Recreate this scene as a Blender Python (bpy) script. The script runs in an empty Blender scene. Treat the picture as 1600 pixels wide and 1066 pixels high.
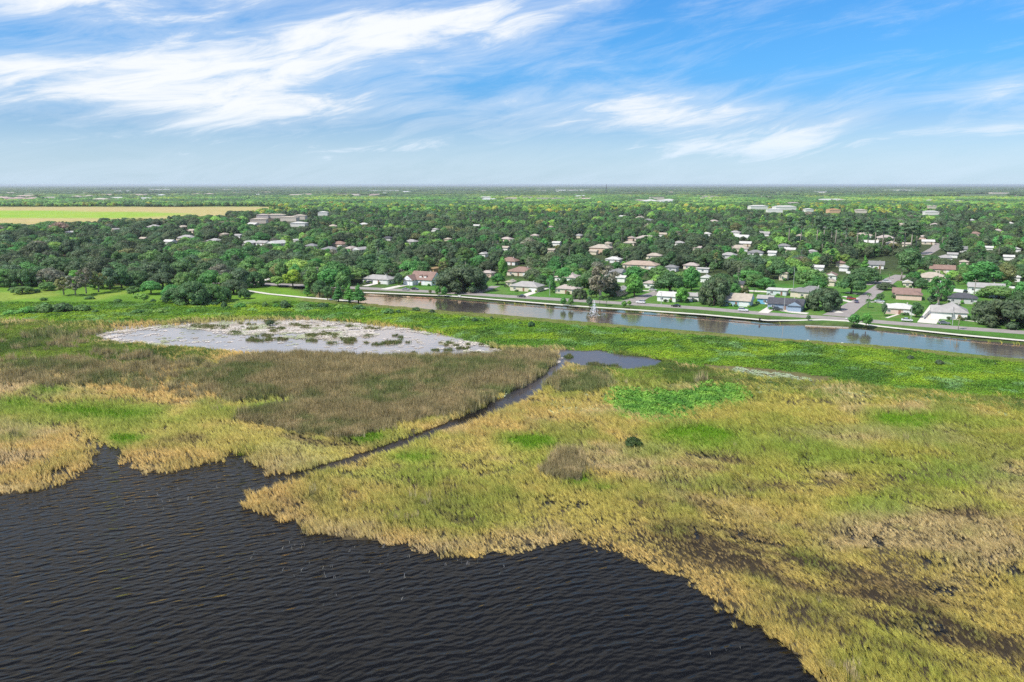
import bpy, bmesh, math, random
import numpy as np
from mathutils import Vector, Matrix

random.seed(7)
rng = np.random.default_rng(7)
S = bpy.context.scene
COL = S.collection
PI = math.pi

# ------------------------------------------------------------------ camera
CAM_H = 60.0
F_PX = 1230.0                       # focal length in pixels of a 1600 px wide frame
PITCH = math.atan((533 - 288.5) / F_PX)
cam_d = bpy.data.cameras.new('camera')
cam_d.sensor_width = 36.0
cam_d.lens = 36.0 * F_PX / 1600.0
cam_d.clip_start = 0.5
cam_d.clip_end = 120000
cam = bpy.data.objects.new('camera', cam_d)
COL.objects.link(cam)
cam.location = (0, 0, CAM_H)
cam.rotation_euler = (PI / 2 - PITCH, 0, 0)
S.camera = cam

# ------------------------------------------------------------------ light
SUN_EL, SUN_AZ = math.radians(50), math.radians(-122)   # azimuth measured from +Y towards +X: from the left, a little behind
world = bpy.data.worlds.new('World')
S.world = world
world.use_nodes = True
sun_d = bpy.data.lights.new('sun', 'SUN')
sun_d.energy = 3.6
sun_d.angle = math.radians(2.0)
sun_d.color = (1.0, 0.95, 0.86)
sun = bpy.data.objects.new('sun', sun_d)
COL.objects.link(sun)
sd = Vector((math.sin(SUN_AZ) * math.cos(SUN_EL), math.cos(SUN_AZ) * math.cos(SUN_EL), math.sin(SUN_EL)))
sun.rotation_euler = sd.to_track_quat('Z', 'Y').to_euler()
sun.location = (0, 0, 200)
S.view_settings.view_transform = 'Standard'
S.view_settings.look = 'None'
S.view_settings.exposure = 0.62
S.view_settings.gamma = 1.0
S.view_settings.use_curve_mapping = False
S.render.engine = 'CYCLES'
S.cycles.use_denoising = False
S.cycles.max_bounces = 6
S.cycles.diffuse_bounces = 3
S.cycles.glossy_bounces = 3
S.cycles.transmission_bounces = 3
S.cycles.transparent_max_bounces = 6
S.cycles.volume_bounces = 0
S.cycles.caustics_reflective = False
S.cycles.caustics_refractive = False
S.cycles.sample_clamp_indirect = 6


class NT:
    """Small helper around a node tree."""
    def __init__(self, tree):
        self.t = tree
        self.n = tree.nodes
        self.l = tree.links

    def add(self, typ, **kw):
        nd = self.n.new(typ)
        for k, v in kw.items():
            setattr(nd, k, v)
        return nd

    def put(self, sock, val):
        if hasattr(val, 'is_output') or isinstance(val, bpy.types.NodeSocket):
            self.l.new(val, sock)
        else:
            sock.default_value = val

    def math(self, op, a, b=None, c=None, clamp=False):
        nd = self.add('ShaderNodeMath', operation=op, use_clamp=clamp)
        self.put(nd.inputs[0], a)
        if b is not None: self.put(nd.inputs[1], b)
        if c is not None: self.put(nd.inputs[2], c)
        return nd.outputs[0]

    def vmath(self, op, a, b=None):
        nd = self.add('ShaderNodeVectorMath', operation=op)
        self.put(nd.inputs[0], a)
        if b is not None: self.put(nd.inputs[1], b)
        return nd.outputs[0]

    def mix(self, fac, a, b, blend='MIX'):
        nd = self.add('ShaderNodeMix', data_type='RGBA', blend_type=blend)
        self.put(nd.inputs[0], fac); self.put(nd.inputs[6], a); self.put(nd.inputs[7], b)
        return nd.outputs[2]

    def noise(self, vec, scale, detail=3, rough=0.5, dist=0.0, dim='3D'):
        nd = self.add('ShaderNodeTexNoise', noise_dimensions=dim)
        self.put(nd.inputs['Vector'], vec)
        nd.inputs['Scale'].default_value = scale
        nd.inputs['Detail'].default_value = detail
        nd.inputs['Roughness'].default_value = rough
        nd.inputs['Distortion'].default_value = dist
        return nd.outputs[0]

    def ramp(self, fac, stops):
        nd = self.add('ShaderNodeValToRGB')
        el = nd.color_ramp.elements
        while len(el) < len(stops): el.new(0.5)
        for e, (p, c) in zip(el, stops):
            e.position = p
            e.color = c if len(c) == 4 else (*c, 1)
        self.put(nd.inputs[0], fac)
        return nd.outputs[0]

    def maprange(self, v, a, b, c=0.0, d=1.0, smooth=True):
        nd = self.add('ShaderNodeMapRange', interpolation_type='SMOOTHSTEP' if smooth else 'LINEAR')
        self.put(nd.inputs[0], v)
        for i, x in enumerate((a, b, c, d)): nd.inputs[1 + i].default_value = x
        return nd.outputs[0]

    def comb(self, x, y, z):
        nd = self.add('ShaderNodeCombineXYZ')
        self.put(nd.inputs[0], x); self.put(nd.inputs[1], y); self.put(nd.inputs[2], z)
        return nd.outputs[0]


def build_sky():
    t = NT(world.node_tree)
    t.n.clear()
    out = t.add('ShaderNodeOutputWorld')
    bg = t.add('ShaderNodeBackground')
    sky = t.add('ShaderNodeTexSky', sky_type='NISHITA')
    sky.sun_disc = False
    sky.sun_elevation = SUN_EL
    sky.sun_rotation = SUN_AZ
    sky.altitude = 60
    sky.air_density = 1.0
    sky.dust_density = 0.6
    sky.ozone_density = 2.0
    geo = t.add('ShaderNodeTexCoord')
    sep = t.add('ShaderNodeSeparateXYZ')
    t.l.new(geo.outputs['Generated'], sep.inputs[0])
    X, Y, Z = sep.outputs
    # azimuth and elevation of the direction
    az = t.math('ARCTAN2', X, Y)
    el = t.math('ARCSINE', Z)
    base = t.vmath('MULTIPLY', sky.outputs[0], (0.62, 0.98, 1.25))
    # deepening blue away from the pale horizon
    el01 = t.maprange(el, 0.0, 0.30, 0, 1, False)
    grade = t.ramp(el01, [(0.0, (0.70, 0.74, 0.84)), (0.10, (0.68, 0.71, 0.84)), (0.24, (0.62, 0.66, 0.80)), (0.45, (0.50, 0.75, 0.90)), (0.61, (0.49, 0.78, 0.93)), (1.0, (0.48, 0.82, 1.04))])
    base = t.mix(1.0, base, grade, 'MULTIPLY')
    # fibrous cirrus: coordinates sheared and stretched along the wind, warped by noise
    p = t.comb(t.math('MULTIPLY', az, 1.0), t.math('MULTIPLY', el, 1.0), 0.0)
    w1 = t.add('ShaderNodeTexNoise'); w1.inputs['Scale'].default_value = 4.0; w1.inputs['Detail'].default_value = 3
    t.l.new(p, w1.inputs['Vector'])
    warp = t.vmath('MULTIPLY', t.vmath('SUBTRACT', w1.outputs['Color'], (0.5, 0.5, 0.5)), (0.085, 0.032, 0.0))
    pw = t.vmath('ADD', p, warp)
    rot = t.add('ShaderNodeVectorRotate', rotation_type='Z_AXIS')
    t.l.new(pw, rot.inputs[0]); rot.inputs['Angle'].default_value = math.radians(-11)
    st = t.vmath('MULTIPLY', rot.outputs[0], (4.2, 24.0, 1.0))
    fib = t.noise(st, 1.9, 10, 0.66, 0.5)
    st2 = t.vmath('MULTIPLY', rot.outputs[0], (2.0, 8.0, 1.0))
    fib2 = t.noise(st2, 1.1, 5, 0.55)
    fibre = t.math('ADD', t.math('MULTIPLY', fib, 0.74), t.math('MULTIPLY', fib2, 0.30))

    def blob(a0, e0, ra, re, tilt=0.0):
        """soft ellipse of more cloud around a direction (radians)"""
        da = t.math('SUBTRACT', az, a0); de = t.math('SUBTRACT', el, e0)
        c, s = math.cos(tilt), math.sin(tilt)
        x1 = t.math('DIVIDE', t.math('ADD', t.math('MULTIPLY', da, c), t.math('MULTIPLY', de, s)), ra)
        y1 = t.math('DIVIDE', t.math('SUBTRACT', t.math('MULTIPLY', de, c), t.math('MULTIPLY', da, s)), re)
        r = t.math('ADD', t.math('MULTIPLY', x1, x1), t.math('MULTIPLY', y1, y1))
        return t.math('POWER', 2.718, t.math('MULTIPLY', r, -1.0))

    def dirpx(u, v):
        return math.atan2(u - 800, F_PX), math.atan((288.5 - v) / F_PX) * math.cos(math.atan2(u - 800, F_PX))
    cov = None
    for (u, v, ru, rv, tilt, s) in [
        (430, 100, 320, 60, 0.12, 0.215), (700, 58, 190, 30, 0.16, 0.22), (150, 125, 260, 35, 0.02, 0.22),
        (400, 180, 240, 30, 0.05, 0.20), (1030, 188, 230, 36, -0.05, 0.25), (1160, 235, 170, 22, 0.0, 0.22),
        (80, 15, 140, 22, 0.1, 0.26), (360, 8, 120, 16, 0.05, 0.20), (950, 10, 60, 12, 0.15, 0.22),
        (690, 232, 200, 22, 0.02, 0.16), (1570, 145, 90, 14, 0.1, 0.20), (1560, 212, 120, 16, 0.0, 0.16),
        (150, 245, 350, 30, 0.0, 0.12),
        (1330, 70, 330, 60, 0.0, -0.14), (60, 75, 160, 22, 0.0, -0.16), (700, 140, 160, 26, 0.1, -0.05),
        (300, 150, 1, 1, 0, 0.0)]:
        if s == 0: continue
        a0, e0 = dirpx(u, v)
        b = t.math('MULTIPLY', blob(a0, e0, ru / F_PX, rv / F_PX, tilt), s)
        cov = b if cov is None else t.math('ADD', cov, b)
    # the cloud bank goes on above and to the left
    cov = t.math('ADD', cov, t.math('MULTIPLY', blob(-0.75, 0.52, 0.55, 0.26), 0.22))
    # more of the same thin cloud higher up, where the picture does not reach
    high = t.math('MULTIPLY', t.maprange(el, 0.22, 0.34, 0.0, 0.30), t.maprange(el, 0.42, 0.75, 1.0, 0.15))
    cov = t.math('ADD', cov, high)
    dens = t.maprange(t.math('ADD', fibre, cov), 0.54, 0.88, 0.0, 1.0)
    thin = t.maprange(t.math('ADD', fibre, cov), 0.38, 0.80, 0.0, 0.46)
    dens = t.math('MAXIMUM', dens, thin)
    # horizon veil
    veil = t.maprange(el, -0.02, 0.11, 0.70, 0.0)
    dens = t.math('MAXIMUM', dens, t.math('MULTIPLY', veil, t.math('ADD', 0.45, t.math('MULTIPLY', fibre, 1.1))), clamp=True)
    cloud = t.mix(t.maprange(el, 0.0, 0.10), (5.3, 6.4, 7.6, 1), (6.9, 7.15, 7.4, 1))
    c = t.mix(dens, base, cloud)
    t.l.new(c, bg.inputs[0])
    bg.inputs[1].default_value = 0.09
    t.l.new(bg.outputs[0], out.inputs[0])


build_sky()

# ------------------------------------------------------------------ projection between the photograph's frame and the ground
CP, SP = math.cos(PITCH), math.sin(PITCH)


def ray(u, v):
    xc = (u - 800) / F_PX; yc = (533 - v) / F_PX
    return xc, CP + yc * SP, -SP + yc * CP


def gp(u, v, z=0.0):
    x, y, w = ray(u, v)
    k = (CAM_H - z) / -w
    return x * k, y * k


def px(x, y, z=0.0):
    """world -> frame (works on arrays); also the depth"""
    dz = z - CAM_H
    dep = y * CP - dz * SP
    up = y * SP + dz * CP
    return 800 + F_PX * x / dep, 533 - F_PX * up / dep, dep


# ------------------------------------------------------------------ value noise on arrays
def _hash(ix, iy, seed):
    h = (ix.astype(np.int64) * 374761393 + iy.astype(np.int64) * 668265263 + seed * 974634777) & 0xFFFFFFFF
    h = ((h ^ (h >> 13)) * 1274126177) & 0xFFFFFFFF
    h = h ^ (h >> 16)
    return (h & 0xFFFF) / 65535.0


def vnoise(x, y, seed=0):
    ix, iy = np.floor(x), np.floor(y)
    fx, fy = x - ix, y - iy
    fx = fx * fx * (3 - 2 * fx); fy = fy * fy * (3 - 2 * fy)
    a, b = _hash(ix, iy, seed), _hash(ix + 1, iy, seed)
    c, d = _hash(ix, iy + 1, seed), _hash(ix + 1, iy + 1, seed)
    return (a * (1 - fx) + b * fx) * (1 - fy) + (c * (1 - fx) + d * fx) * fy


def fbm(x, y, sc, seed=0, octv=4):
    x = np.asarray(x, float) / sc; y = np.asarray(y, float) / sc
    s, a, t = 0, 1.0, 0
    for i in range(octv):
        s = s + a * vnoise(x, y, seed + i * 17); t += a
        a *= 0.5; x = x * 2.03 + 11.3; y = y * 2.03 + 5.7
    return s / t


# ------------------------------------------------------------------ zone masks over the plan, outlined on the ground seen in the photograph
U0, U1, V0, V1, STEP = -260, 1860, 290, 1240, 2
uu, vv = np.meshgrid(np.arange(U0, U1, STEP) + STEP / 2, np.arange(V0, V1, STEP) + STEP / 2)


def poly_mask(pts):
    m = np.zeros(uu.shape, bool)
    n = len(pts)
    vs = [p[1] for p in pts]
    r0 = max(0, int((min(vs) - V0) / STEP) - 1); r1 = min(uu.shape[0], int((max(vs) - V0) / STEP) + 2)
    if r1 <= r0: return m.astype(np.float32)
    U, V = uu[r0:r1], vv[r0:r1]
    mm = np.zeros(U.shape, bool)
    for i in range(n):
        (x0, y0), (x1, y1) = pts[i], pts[(i + 1) % n]
        if y0 == y1: continue
        c = (y0 > V) != (y1 > V)
        mm ^= c & (U < (x1 - x0) * (V - y0) / (y1 - y0) + x0)
    m[r0:r1] = mm
    return m.astype(np.float32)


def ell_mask(u, v, ru, rv):
    r = ((uu - u) / ru) ** 2 + ((vv - v) / rv) ** 2
    return np.clip(1.2 - r * 0.8, 0, 1).astype(np.float32)


def blur(m, ru, rv):
    for ax, r in ((1, int(ru / STEP)), (0, int(rv / STEP))):
        if r < 1: continue
        for _ in range(2):
            p = np.pad(m, [(r, r) if a == ax else (0, 0) for a in (0, 1)], mode='edge')
            c = np.cumsum(p, axis=ax)
            c = np.concatenate([np.zeros_like(np.take(c, [0], ax)), c], ax)
            n = m.shape[ax]
            m = (np.take(c, np.arange(2 * r + 1, 2 * r + 1 + n), ax) - np.take(c, np.arange(0, n), ax)) / (2 * r + 1)
    return m


Z = {}
SHORE = [(-260, 850), (-120, 812), (0, 780), (60, 768), (100, 755), (135, 738), (148, 715), (145, 702), (165, 700), (185, 712), (200, 730), (230, 741), (280, 741),
         (330, 726), (370, 713), (400, 722), (430, 744), (452, 744), (440, 753), (402, 768), (386, 785), (392, 800), (430, 822), (470, 833), (520, 848),
         (580, 852), (640, 862), (680, 868), (720, 868), (760, 866), (800, 862), (850, 856), (905, 848), (940, 858), (1000, 880), (1060, 901), (1100, 925),
         (1130, 955), (1180, 987), (1230, 1030), (1285, 1068), (1340, 1115), (1500, 1260)]
Z['lake'] = blur(poly_mask(SHORE + [(1500, 1400), (-260, 1400)]), 6, 4)
CHAN = [(430, 753, 5.5), (500, 735, 3.8), (560, 716, 3.6), (620, 697, 4), (700, 668, 4.6), (760, 645, 7), (800, 626, 10), (830, 610, 10), (850, 597, 8), (868, 580, 8), (885, 560, 9)]
Z['shore'] = blur(Z['lake'], 90, 34)
Z['channel'] = blur(poly_mask([(u, v - w) for u, v, w in CHAN] + [(u, v + w) for u, v, w in CHAN[::-1]]), 4, 2)
POND = [(150, 527), (180, 518), (240, 512), (300, 508), (350, 504), (430, 502), (500, 503), (560, 508), (620, 513), (660, 520), (700, 527), (740, 535), (782, 547),
        (775, 555), (730, 561), (680, 563), (620, 559), (560, 555), (500, 557), (440, 556), (380, 550), (300, 543), (230, 537), (170, 532)]
Z['pond'] = blur(poly_mask(POND), 6, 2)
POND2 = [(872, 550), (900, 547), (940, 549), (1000, 560), (1036, 565), (1030, 572), (980, 576), (920, 573), (885, 566)]
Z['pond2'] = blur(poly_mask(POND2), 5, 2)
CT = [(500, 456), (565, 460), (600, 463), (700, 469), (800, 477), (900, 482), (1000, 488), (1100, 497), (1200, 507), (1260, 508), (1300, 510), (1326, 512), (1400, 521), (1500, 531), (1600, 541), (1860, 566)]
CB = [(490, 466), (560, 473), (600, 478), (700, 486), (800, 493), (900, 502), (1000, 510), (1100, 518), (1200, 527), (1265, 533), (1312, 537), (1400, 542), (1500, 552), (1600, 562), (1860, 590)]
CANAL = CT + CB[::-1]
Z['canal'] = blur(poly_mask(CANAL), 3, 1)
GREEN = [(-260, 478), (100, 474), (200, 470), (400, 468), (480, 468), (560, 474), (700, 488), (800, 496), (1000, 513), (1200, 530), (1400, 545), (1600, 564), (1860, 590), (1860, 660),
         (1600, 626), (1450, 611), (1300, 599), (1150, 582), (1050, 566), (1000, 556), (880, 545), (790, 545), (700, 525), (600, 506), (500, 499), (400, 495), (300, 500), (150, 505), (0, 500), (-260, 502)]
Z['green'] = blur(poly_mask(GREEN), 10, 3)
Z['bankgrass'] = blur(poly_mask([(470, 466), (560, 474), (700, 487), (800, 494), (1000, 511), (1200, 528), (1400, 543), (1600, 563), (1860, 588), (1860, 596), (1600, 571), (1400, 551), (1200, 536), (1000, 519), (800, 502), (700, 495), (560, 481), (470, 473)]), 5, 1)
Z['darkgreen'] = blur(poly_mask([(870, 545), (1000, 556), (1050, 566), (1150, 582), (1300, 599), (1450, 611), (1600, 626), (1860, 660), (1860, 680), (1600, 650), (1450, 628), (1300, 612), (1200, 612), (1100, 600), (1000, 600), (930, 590), (890, 575)]), 30, 12)
Z['olive'] = blur(poly_mask([(-260, 506), (0, 504), (150, 508), (160, 530), (300, 545), (420, 557), (430, 564), (250, 572), (120, 585), (0, 582), (-260, 585)]), 60, 12)
BROWN = [(330, 572), (380, 562), (420, 560), (560, 558), (700, 566), (790, 552), (840, 545), (862, 562), (864, 590), (840, 605), (790, 615), (740, 632), (700, 648), (650, 657), (570, 682), (480, 678), (420, 672),
         (370, 662), (430, 645), (462, 622), (400, 606), (340, 600)]
Z['brown'] = blur(np.maximum.reduce([poly_mask(BROWN), 0.42 * poly_mask([(-260, 566), (120, 566), (250, 566), (400, 558), (430, 640), (300, 625), (150, 612), (-260, 606)]), 0.28 * poly_mask([(-260, 510), (150, 512), (180, 540), (340, 550), (200, 566), (-260, 560)]), poly_mask([(862, 604), (880, 588), (930, 582), (958, 596), (950, 612), (900, 618), (870, 614)]),
                               0.75 * poly_mask([(838, 738), (862, 722), (880, 708), (908, 716), (922, 736), (912, 750), (872, 746)])]), 16, 6)
Z['emerald'] = blur(poly_mask([(950, 622), (972, 606), (1010, 615), (1060, 616), (1100, 606), (1130, 602), (1172, 614), (1160, 628), (1100, 640), (1060, 656), (1000, 653), (960, 642)]), 18, 6)
Z['lime'] = np.maximum.reduce([ell_mask(*e) for e in [(830, 695, 48, 15), (190, 690, 38, 12), (905, 748, 25, 10), (430, 637, 36, 9), (30, 634, 36, 7), (110, 642, 60, 10), (945, 766, 22, 6), (320, 632, 22, 6), (645, 716, 46, 9),
                               (1085, 684, 80, 20), (1420, 660, 70, 14), (575, 682, 40, 12), (190, 650, 70, 10), (660, 655, 40, 8), (90, 610, 40, 6)]])
Z['lime'] = blur(Z['lime'], 14, 4)
Z['lime'] = np.maximum(Z['lime'], 1.35 * blur(np.maximum.reduce([ell_mask(832, 694, 40, 11), ell_mask(190, 689, 32, 10), ell_mask(908, 750, 18, 7)]), 8, 3))
Z['limesoft'] = blur(np.maximum.reduce([ell_mask(*e) for e in [(1330, 722, 130, 16), (1490, 745, 150, 22), (1390, 795, 80, 22), (1230, 690, 90, 12), (1090, 690, 100, 24), (120, 650, 150, 30), (1500, 660, 140, 16), (640, 740, 120, 14), (1010, 600, 80, 14)]]), 34, 9)
Z['thin'] = blur(poly_mask([(960, 775), (1050, 790), (1200, 826), (1350, 876), (1500, 950), (1640, 1000), (1640, 1040), (1500, 1046), (1350, 1005), (1200, 925), (1080, 880), (1000, 835)]), 50, 24)
Z['thin'] = np.maximum(Z['thin'], 0.75 * blur(np.maximum.reduce([ell_mask(520, 690, 110, 10), ell_mask(270, 690, 60, 9), ell_mask(1500, 800, 80, 14), ell_mask(700, 800, 60, 26), ell_mask(470, 790, 60, 14), ell_mask(1290, 760, 150, 9), ell_mask(1130, 720, 60, 16)]), 10, 5))
Z['goldleft'] = blur(poly_mask([(-260, 660), (60, 660), (300, 680), (500, 690), (640, 720), (450, 760), (300, 760), (0, 800), (-260, 860)]), 30, 12)
Z['dirt'] = blur(poly_mask([(1086, 570), (1150, 572), (1200, 577), (1312, 592), (1310, 600), (1240, 594), (1180, 589), (1120, 580)]), 4, 1.5)
Z['meadow'] = blur(poly_mask([(-260, 324), (150, 323), (420, 324), (470, 327), (410, 331), (380, 336), (250, 345), (120, 352), (0, 355), (-260, 358)]), 8, 1)
Z['meadowgreen'] = blur(poly_mask([(-260, 330), (120, 331), (300, 334), (250, 340), (150, 343), (0, 341), (-260, 343)]), 20, 1)
Z['field'] = blur(poly_mask([(-260, 440), (90, 432), (130, 440), (180, 448), (260, 444), (300, 440), (420, 440), (480, 458), (560, 474), (480, 470), (200, 474), (-260, 480)]), 8, 2)
Z['fieldyellow'] = blur(poly_mask([(-260, 462), (0, 458), (88, 454), (90, 464), (0, 472), (-260, 476)]) + poly_mask([(130, 466), (200, 456), (205, 459), (150, 470)]), 6, 1)
Z['townlawn'] = blur(poly_mask([(560, 452), (620, 446), (780, 440), (1000, 440), (1200, 445), (1400, 430), (1600, 450), (1860, 480), (1860, 560), (1600, 536), (1400, 515), (1200, 500), (1000, 484), (800, 470), (700, 463)]), 14, 4)
Z['town'] = blur(poly_mask([(380, 440), (420, 380), (450, 340), (900, 325), (1860, 320), (1860, 560), (1600, 538), (1400, 518), (1200, 504), (1000, 486), (800, 474), (700, 466), (560, 457)]), 20, 3)
Z['white'] = blur(poly_mask([(350, 506), (430, 504), (500, 504), (590, 512), (590, 524), (530, 533), (440, 529), (370, 521), (300, 517), (300, 512)]), 10, 3)
Z['white'] = np.maximum.reduce([Z['white'], 0.55 * blur(poly_mask([(690, 528), (735, 536), (780, 548), (770, 556), (730, 548), (700, 542)]), 8, 2), 0.7 * blur(poly_mask([(150, 528), (180, 518), (240, 512), (250, 517), (190, 522), (180, 530), (260, 541), (240, 541)]), 5, 1),  # right-hand patch: pads stand in for pale reflection on the water
                                0.9 * blur(poly_mask([(822, 545), (845, 548), (872, 556), (876, 566), (862, 566), (850, 554)]), 3, 1)])
Z['town'] = np.clip(Z['town'], 0, 1)


def zone(name, x, y, warp=0.0, seed=3):
    if warp:
        x = x + (fbm(x, y, warp * 3.2, seed, 4) - 0.5) * 2 * warp
        y = y + (fbm(x, y, warp * 3.2, seed + 50, 4) - 0.5) * 2 * warp
    yy = np.maximum(y, 5.0)
    u, v, d = px(x, yy)
    m = Z[name]
    fu = np.clip((u - U0) / STEP - 0.5, 0, m.shape[1] - 1.001); fv = np.clip((v - V0) / STEP - 0.5, 0, m.shape[0] - 1.001)
    iu, iv = fu.astype(int), fv.astype(int)
    a, b = fu - iu, fv - iv
    r = (m[iv, iu] * (1 - a) + m[iv, iu + 1] * a) * (1 - b) + (m[iv + 1, iu] * (1 - a) + m[iv + 1, iu + 1] * a) * b
    return r * (y > 5)


def lerp(a, b, t):
    return a + (b - a) * t


# ------------------------------------------------------------------ materials
def new_mat(name):
    m = bpy.data.materials.new(name)
    m.use_nodes = True
    t = NT(m.node_tree)
    t.n.clear()
    out = t.add('ShaderNodeOutputMaterial')
    return m, t, out


def principled(t, out, color, rough=0.8, spec=0.3, normal=None, **kw):
    p = t.add('ShaderNodeBsdfPrincipled')
    t.put(p.inputs['Base Color'], color)
    t.put(p.inputs['Roughness'], rough)
    t.put(p.inputs['Specular IOR Level'], spec)
    if normal is not None: t.l.new(normal, p.inputs['Normal'])
    for k, v in kw.items(): t.put(p.inputs[k.replace('_', ' ')], v)
    t.l.new(p.outputs[0], out.inputs[0])
    return p


def pos(t):
    return t.add('ShaderNodeNewGeometry').outputs['Position']


MATS = {}


def mat(name, rgb, rough=0.7, spec=0.3, vary=0.18, scale=1.2, metallic=0.0):
    if name in MATS: return MATS[name]
    m, t, out = new_mat(name)
    n = t.noise(pos(t), scale, 4, 0.6)
    k = t.maprange(n, 0.25, 0.75, 1 - vary, 1 + vary, False)
    c = t.vmath('MULTIPLY', (*rgb,), k)
    principled(t, out, c, rough, spec, Metallic=metallic)
    MATS[name] = m
    return m


def tint_mat(name, rough=0.6, spec=0.25, transl=0.0, leaf=True, vary=0.25, nscale=0.6, coat=0.0):
    """takes its colour from the thing (or the scattered plant) it is on"""
    m, t, out = new_mat(name)
    a = t.add('ShaderNodeAttribute', attribute_name='tint', attribute_type='INSTANCER')
    c = a.outputs['Color']
    if leaf:
        lv = t.add('ShaderNodeAttribute', attribute_name='leafvar', attribute_type='GEOMETRY')
        c = t.vmath('MULTIPLY', c, lv.outputs['Color'])
    n = t.noise(pos(t), nscale, 3, 0.6)
    k = t.maprange(n, 0.25, 0.75, 1 - vary, 1 + vary, False)
    c = t.vmath('MULTIPLY', c, k)
    p = principled(t, out, c, rough, spec)
    if coat: p.inputs['Coat Weight'].default_value = coat
    if transl:
        tr = t.add('ShaderNodeBsdfTranslucent')
        t.l.new(t.vmath('MULTIPLY', c, (1.1, 1.15, 0.6)), tr.inputs[0])
        mx = t.add('ShaderNodeMixShader'); mx.inputs[0].default_value = transl
        t.l.new(p.outputs[0], mx.inputs[1]); t.l.new(tr.outputs[0], mx.inputs[2])
        t.l.new(mx.outputs[0], out.inputs[0])
    MATS[name] = m
    return m


LEAF = tint_mat('leaf', 0.55, 0.3, 0.32)
BLADE = tint_mat('blade', 0.7, 0.15, 0.25, vary=0.15)
PAINT = tint_mat('car_paint', 0.25, 0.5, 0, leaf=False, vary=0.03, coat=0.6)
WALLM = tint_mat('house_wall', 0.85, 0.2, 0, leaf=False, vary=0.07, nscale=0.9)


def roof_material():
    m, t, out = new_mat('roof_shingle')
    a = t.add('ShaderNodeAttribute', attribute_name='tint', attribute_type='INSTANCER')
    P = pos(t)
    n = t.noise(P, 0.5, 4, 0.6)
    n2 = t.noise(P, 6.0, 2, 0.5)
    k = t.math('ADD', t.maprange(n, 0.25, 0.75, 0.78, 1.14, False), t.math('MULTIPLY', t.math('SUBTRACT', n2, 0.5), 0.3))
    c = t.vmath('MULTIPLY', a.outputs['Color'], k)
    b = t.add('ShaderNodeBump'); b.inputs['Strength'].default_value = 0.5; b.inputs['Distance'].default_value = 0.05
    t.l.new(n2, b.inputs['Height'])
    principled(t, out, c, 0.85, 0.2, b.outputs[0])
    return m


ROOFM = roof_material()
BARK = mat('bark', (0.11, 0.085, 0.065), 0.9, 0.1, 0.35, 2.5)
PALEBARK = mat('pale_bark', (0.33, 0.29, 0.24), 0.9, 0.1, 0.3, 2.5)
GLASS = mat('window_glass', (0.035, 0.045, 0.055), 0.12, 0.5, 0.1)
WHITE = mat('white_paint', (0.72, 0.72, 0.70), 0.5, 0.4, 0.06)
CONC = mat('concrete', (0.42, 0.40, 0.36), 0.85, 0.2, 0.18, 0.7)
PALECONC = mat('pale_concrete', (0.62, 0.58, 0.50), 0.85, 0.2, 0.12, 0.5)
ASPH = mat('asphalt', (0.30, 0.265, 0.245), 0.9, 0.2, 0.16, 0.35)
DARKM = mat('dark_rubber', (0.02, 0.02, 0.02), 0.7, 0.3, 0.1)
METAL = mat('grey_metal', (0.42, 0.43, 0.43), 0.45, 0.5, 0.1)
WOOD = mat('weathered_wood', (0.30, 0.22, 0.14), 0.85, 0.2, 0.25, 2)
FOAM = mat('water_spray', (0.85, 0.87, 0.9), 0.4, 0.4, 0.05)


# ------------------------------------------------------------------ object helpers
def link(o, parent=None):
    COL.objects.link(o)
    if parent is not None: o.parent = parent
    return o


def tag(o, label=None, cat=None, group=None, kind=None):
    if label: o['label'] = label
    if cat: o['category'] = cat
    if group: o['group'] = group
    if kind: o['kind'] = kind
    return o


def mesh_of(name, V, F, m, smooth=False):
    me = bpy.data.meshes.new(name)
    me.from_pydata([tuple(v) for v in V], [], [tuple(f) for f in F])
    me.materials.append(m)
    if smooth: me.polygons.foreach_set('use_smooth', np.ones(len(me.polygons), bool))
    me.update()
    return me


def obj(name, me, parent=None, loc=(0, 0, 0), rz=0.0):
    o = bpy.data.objects.new(name, me)
    o.location = loc
    o.rotation_euler = (0, 0, rz)
    return link(o, parent)


def empty(name, loc, rz=0.0):
    o = bpy.data.objects.new(name, None)
    o.empty_display_size = 0.5
    o.location = loc
    o.rotation_euler = (0, 0, rz)
    return link(o)


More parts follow.
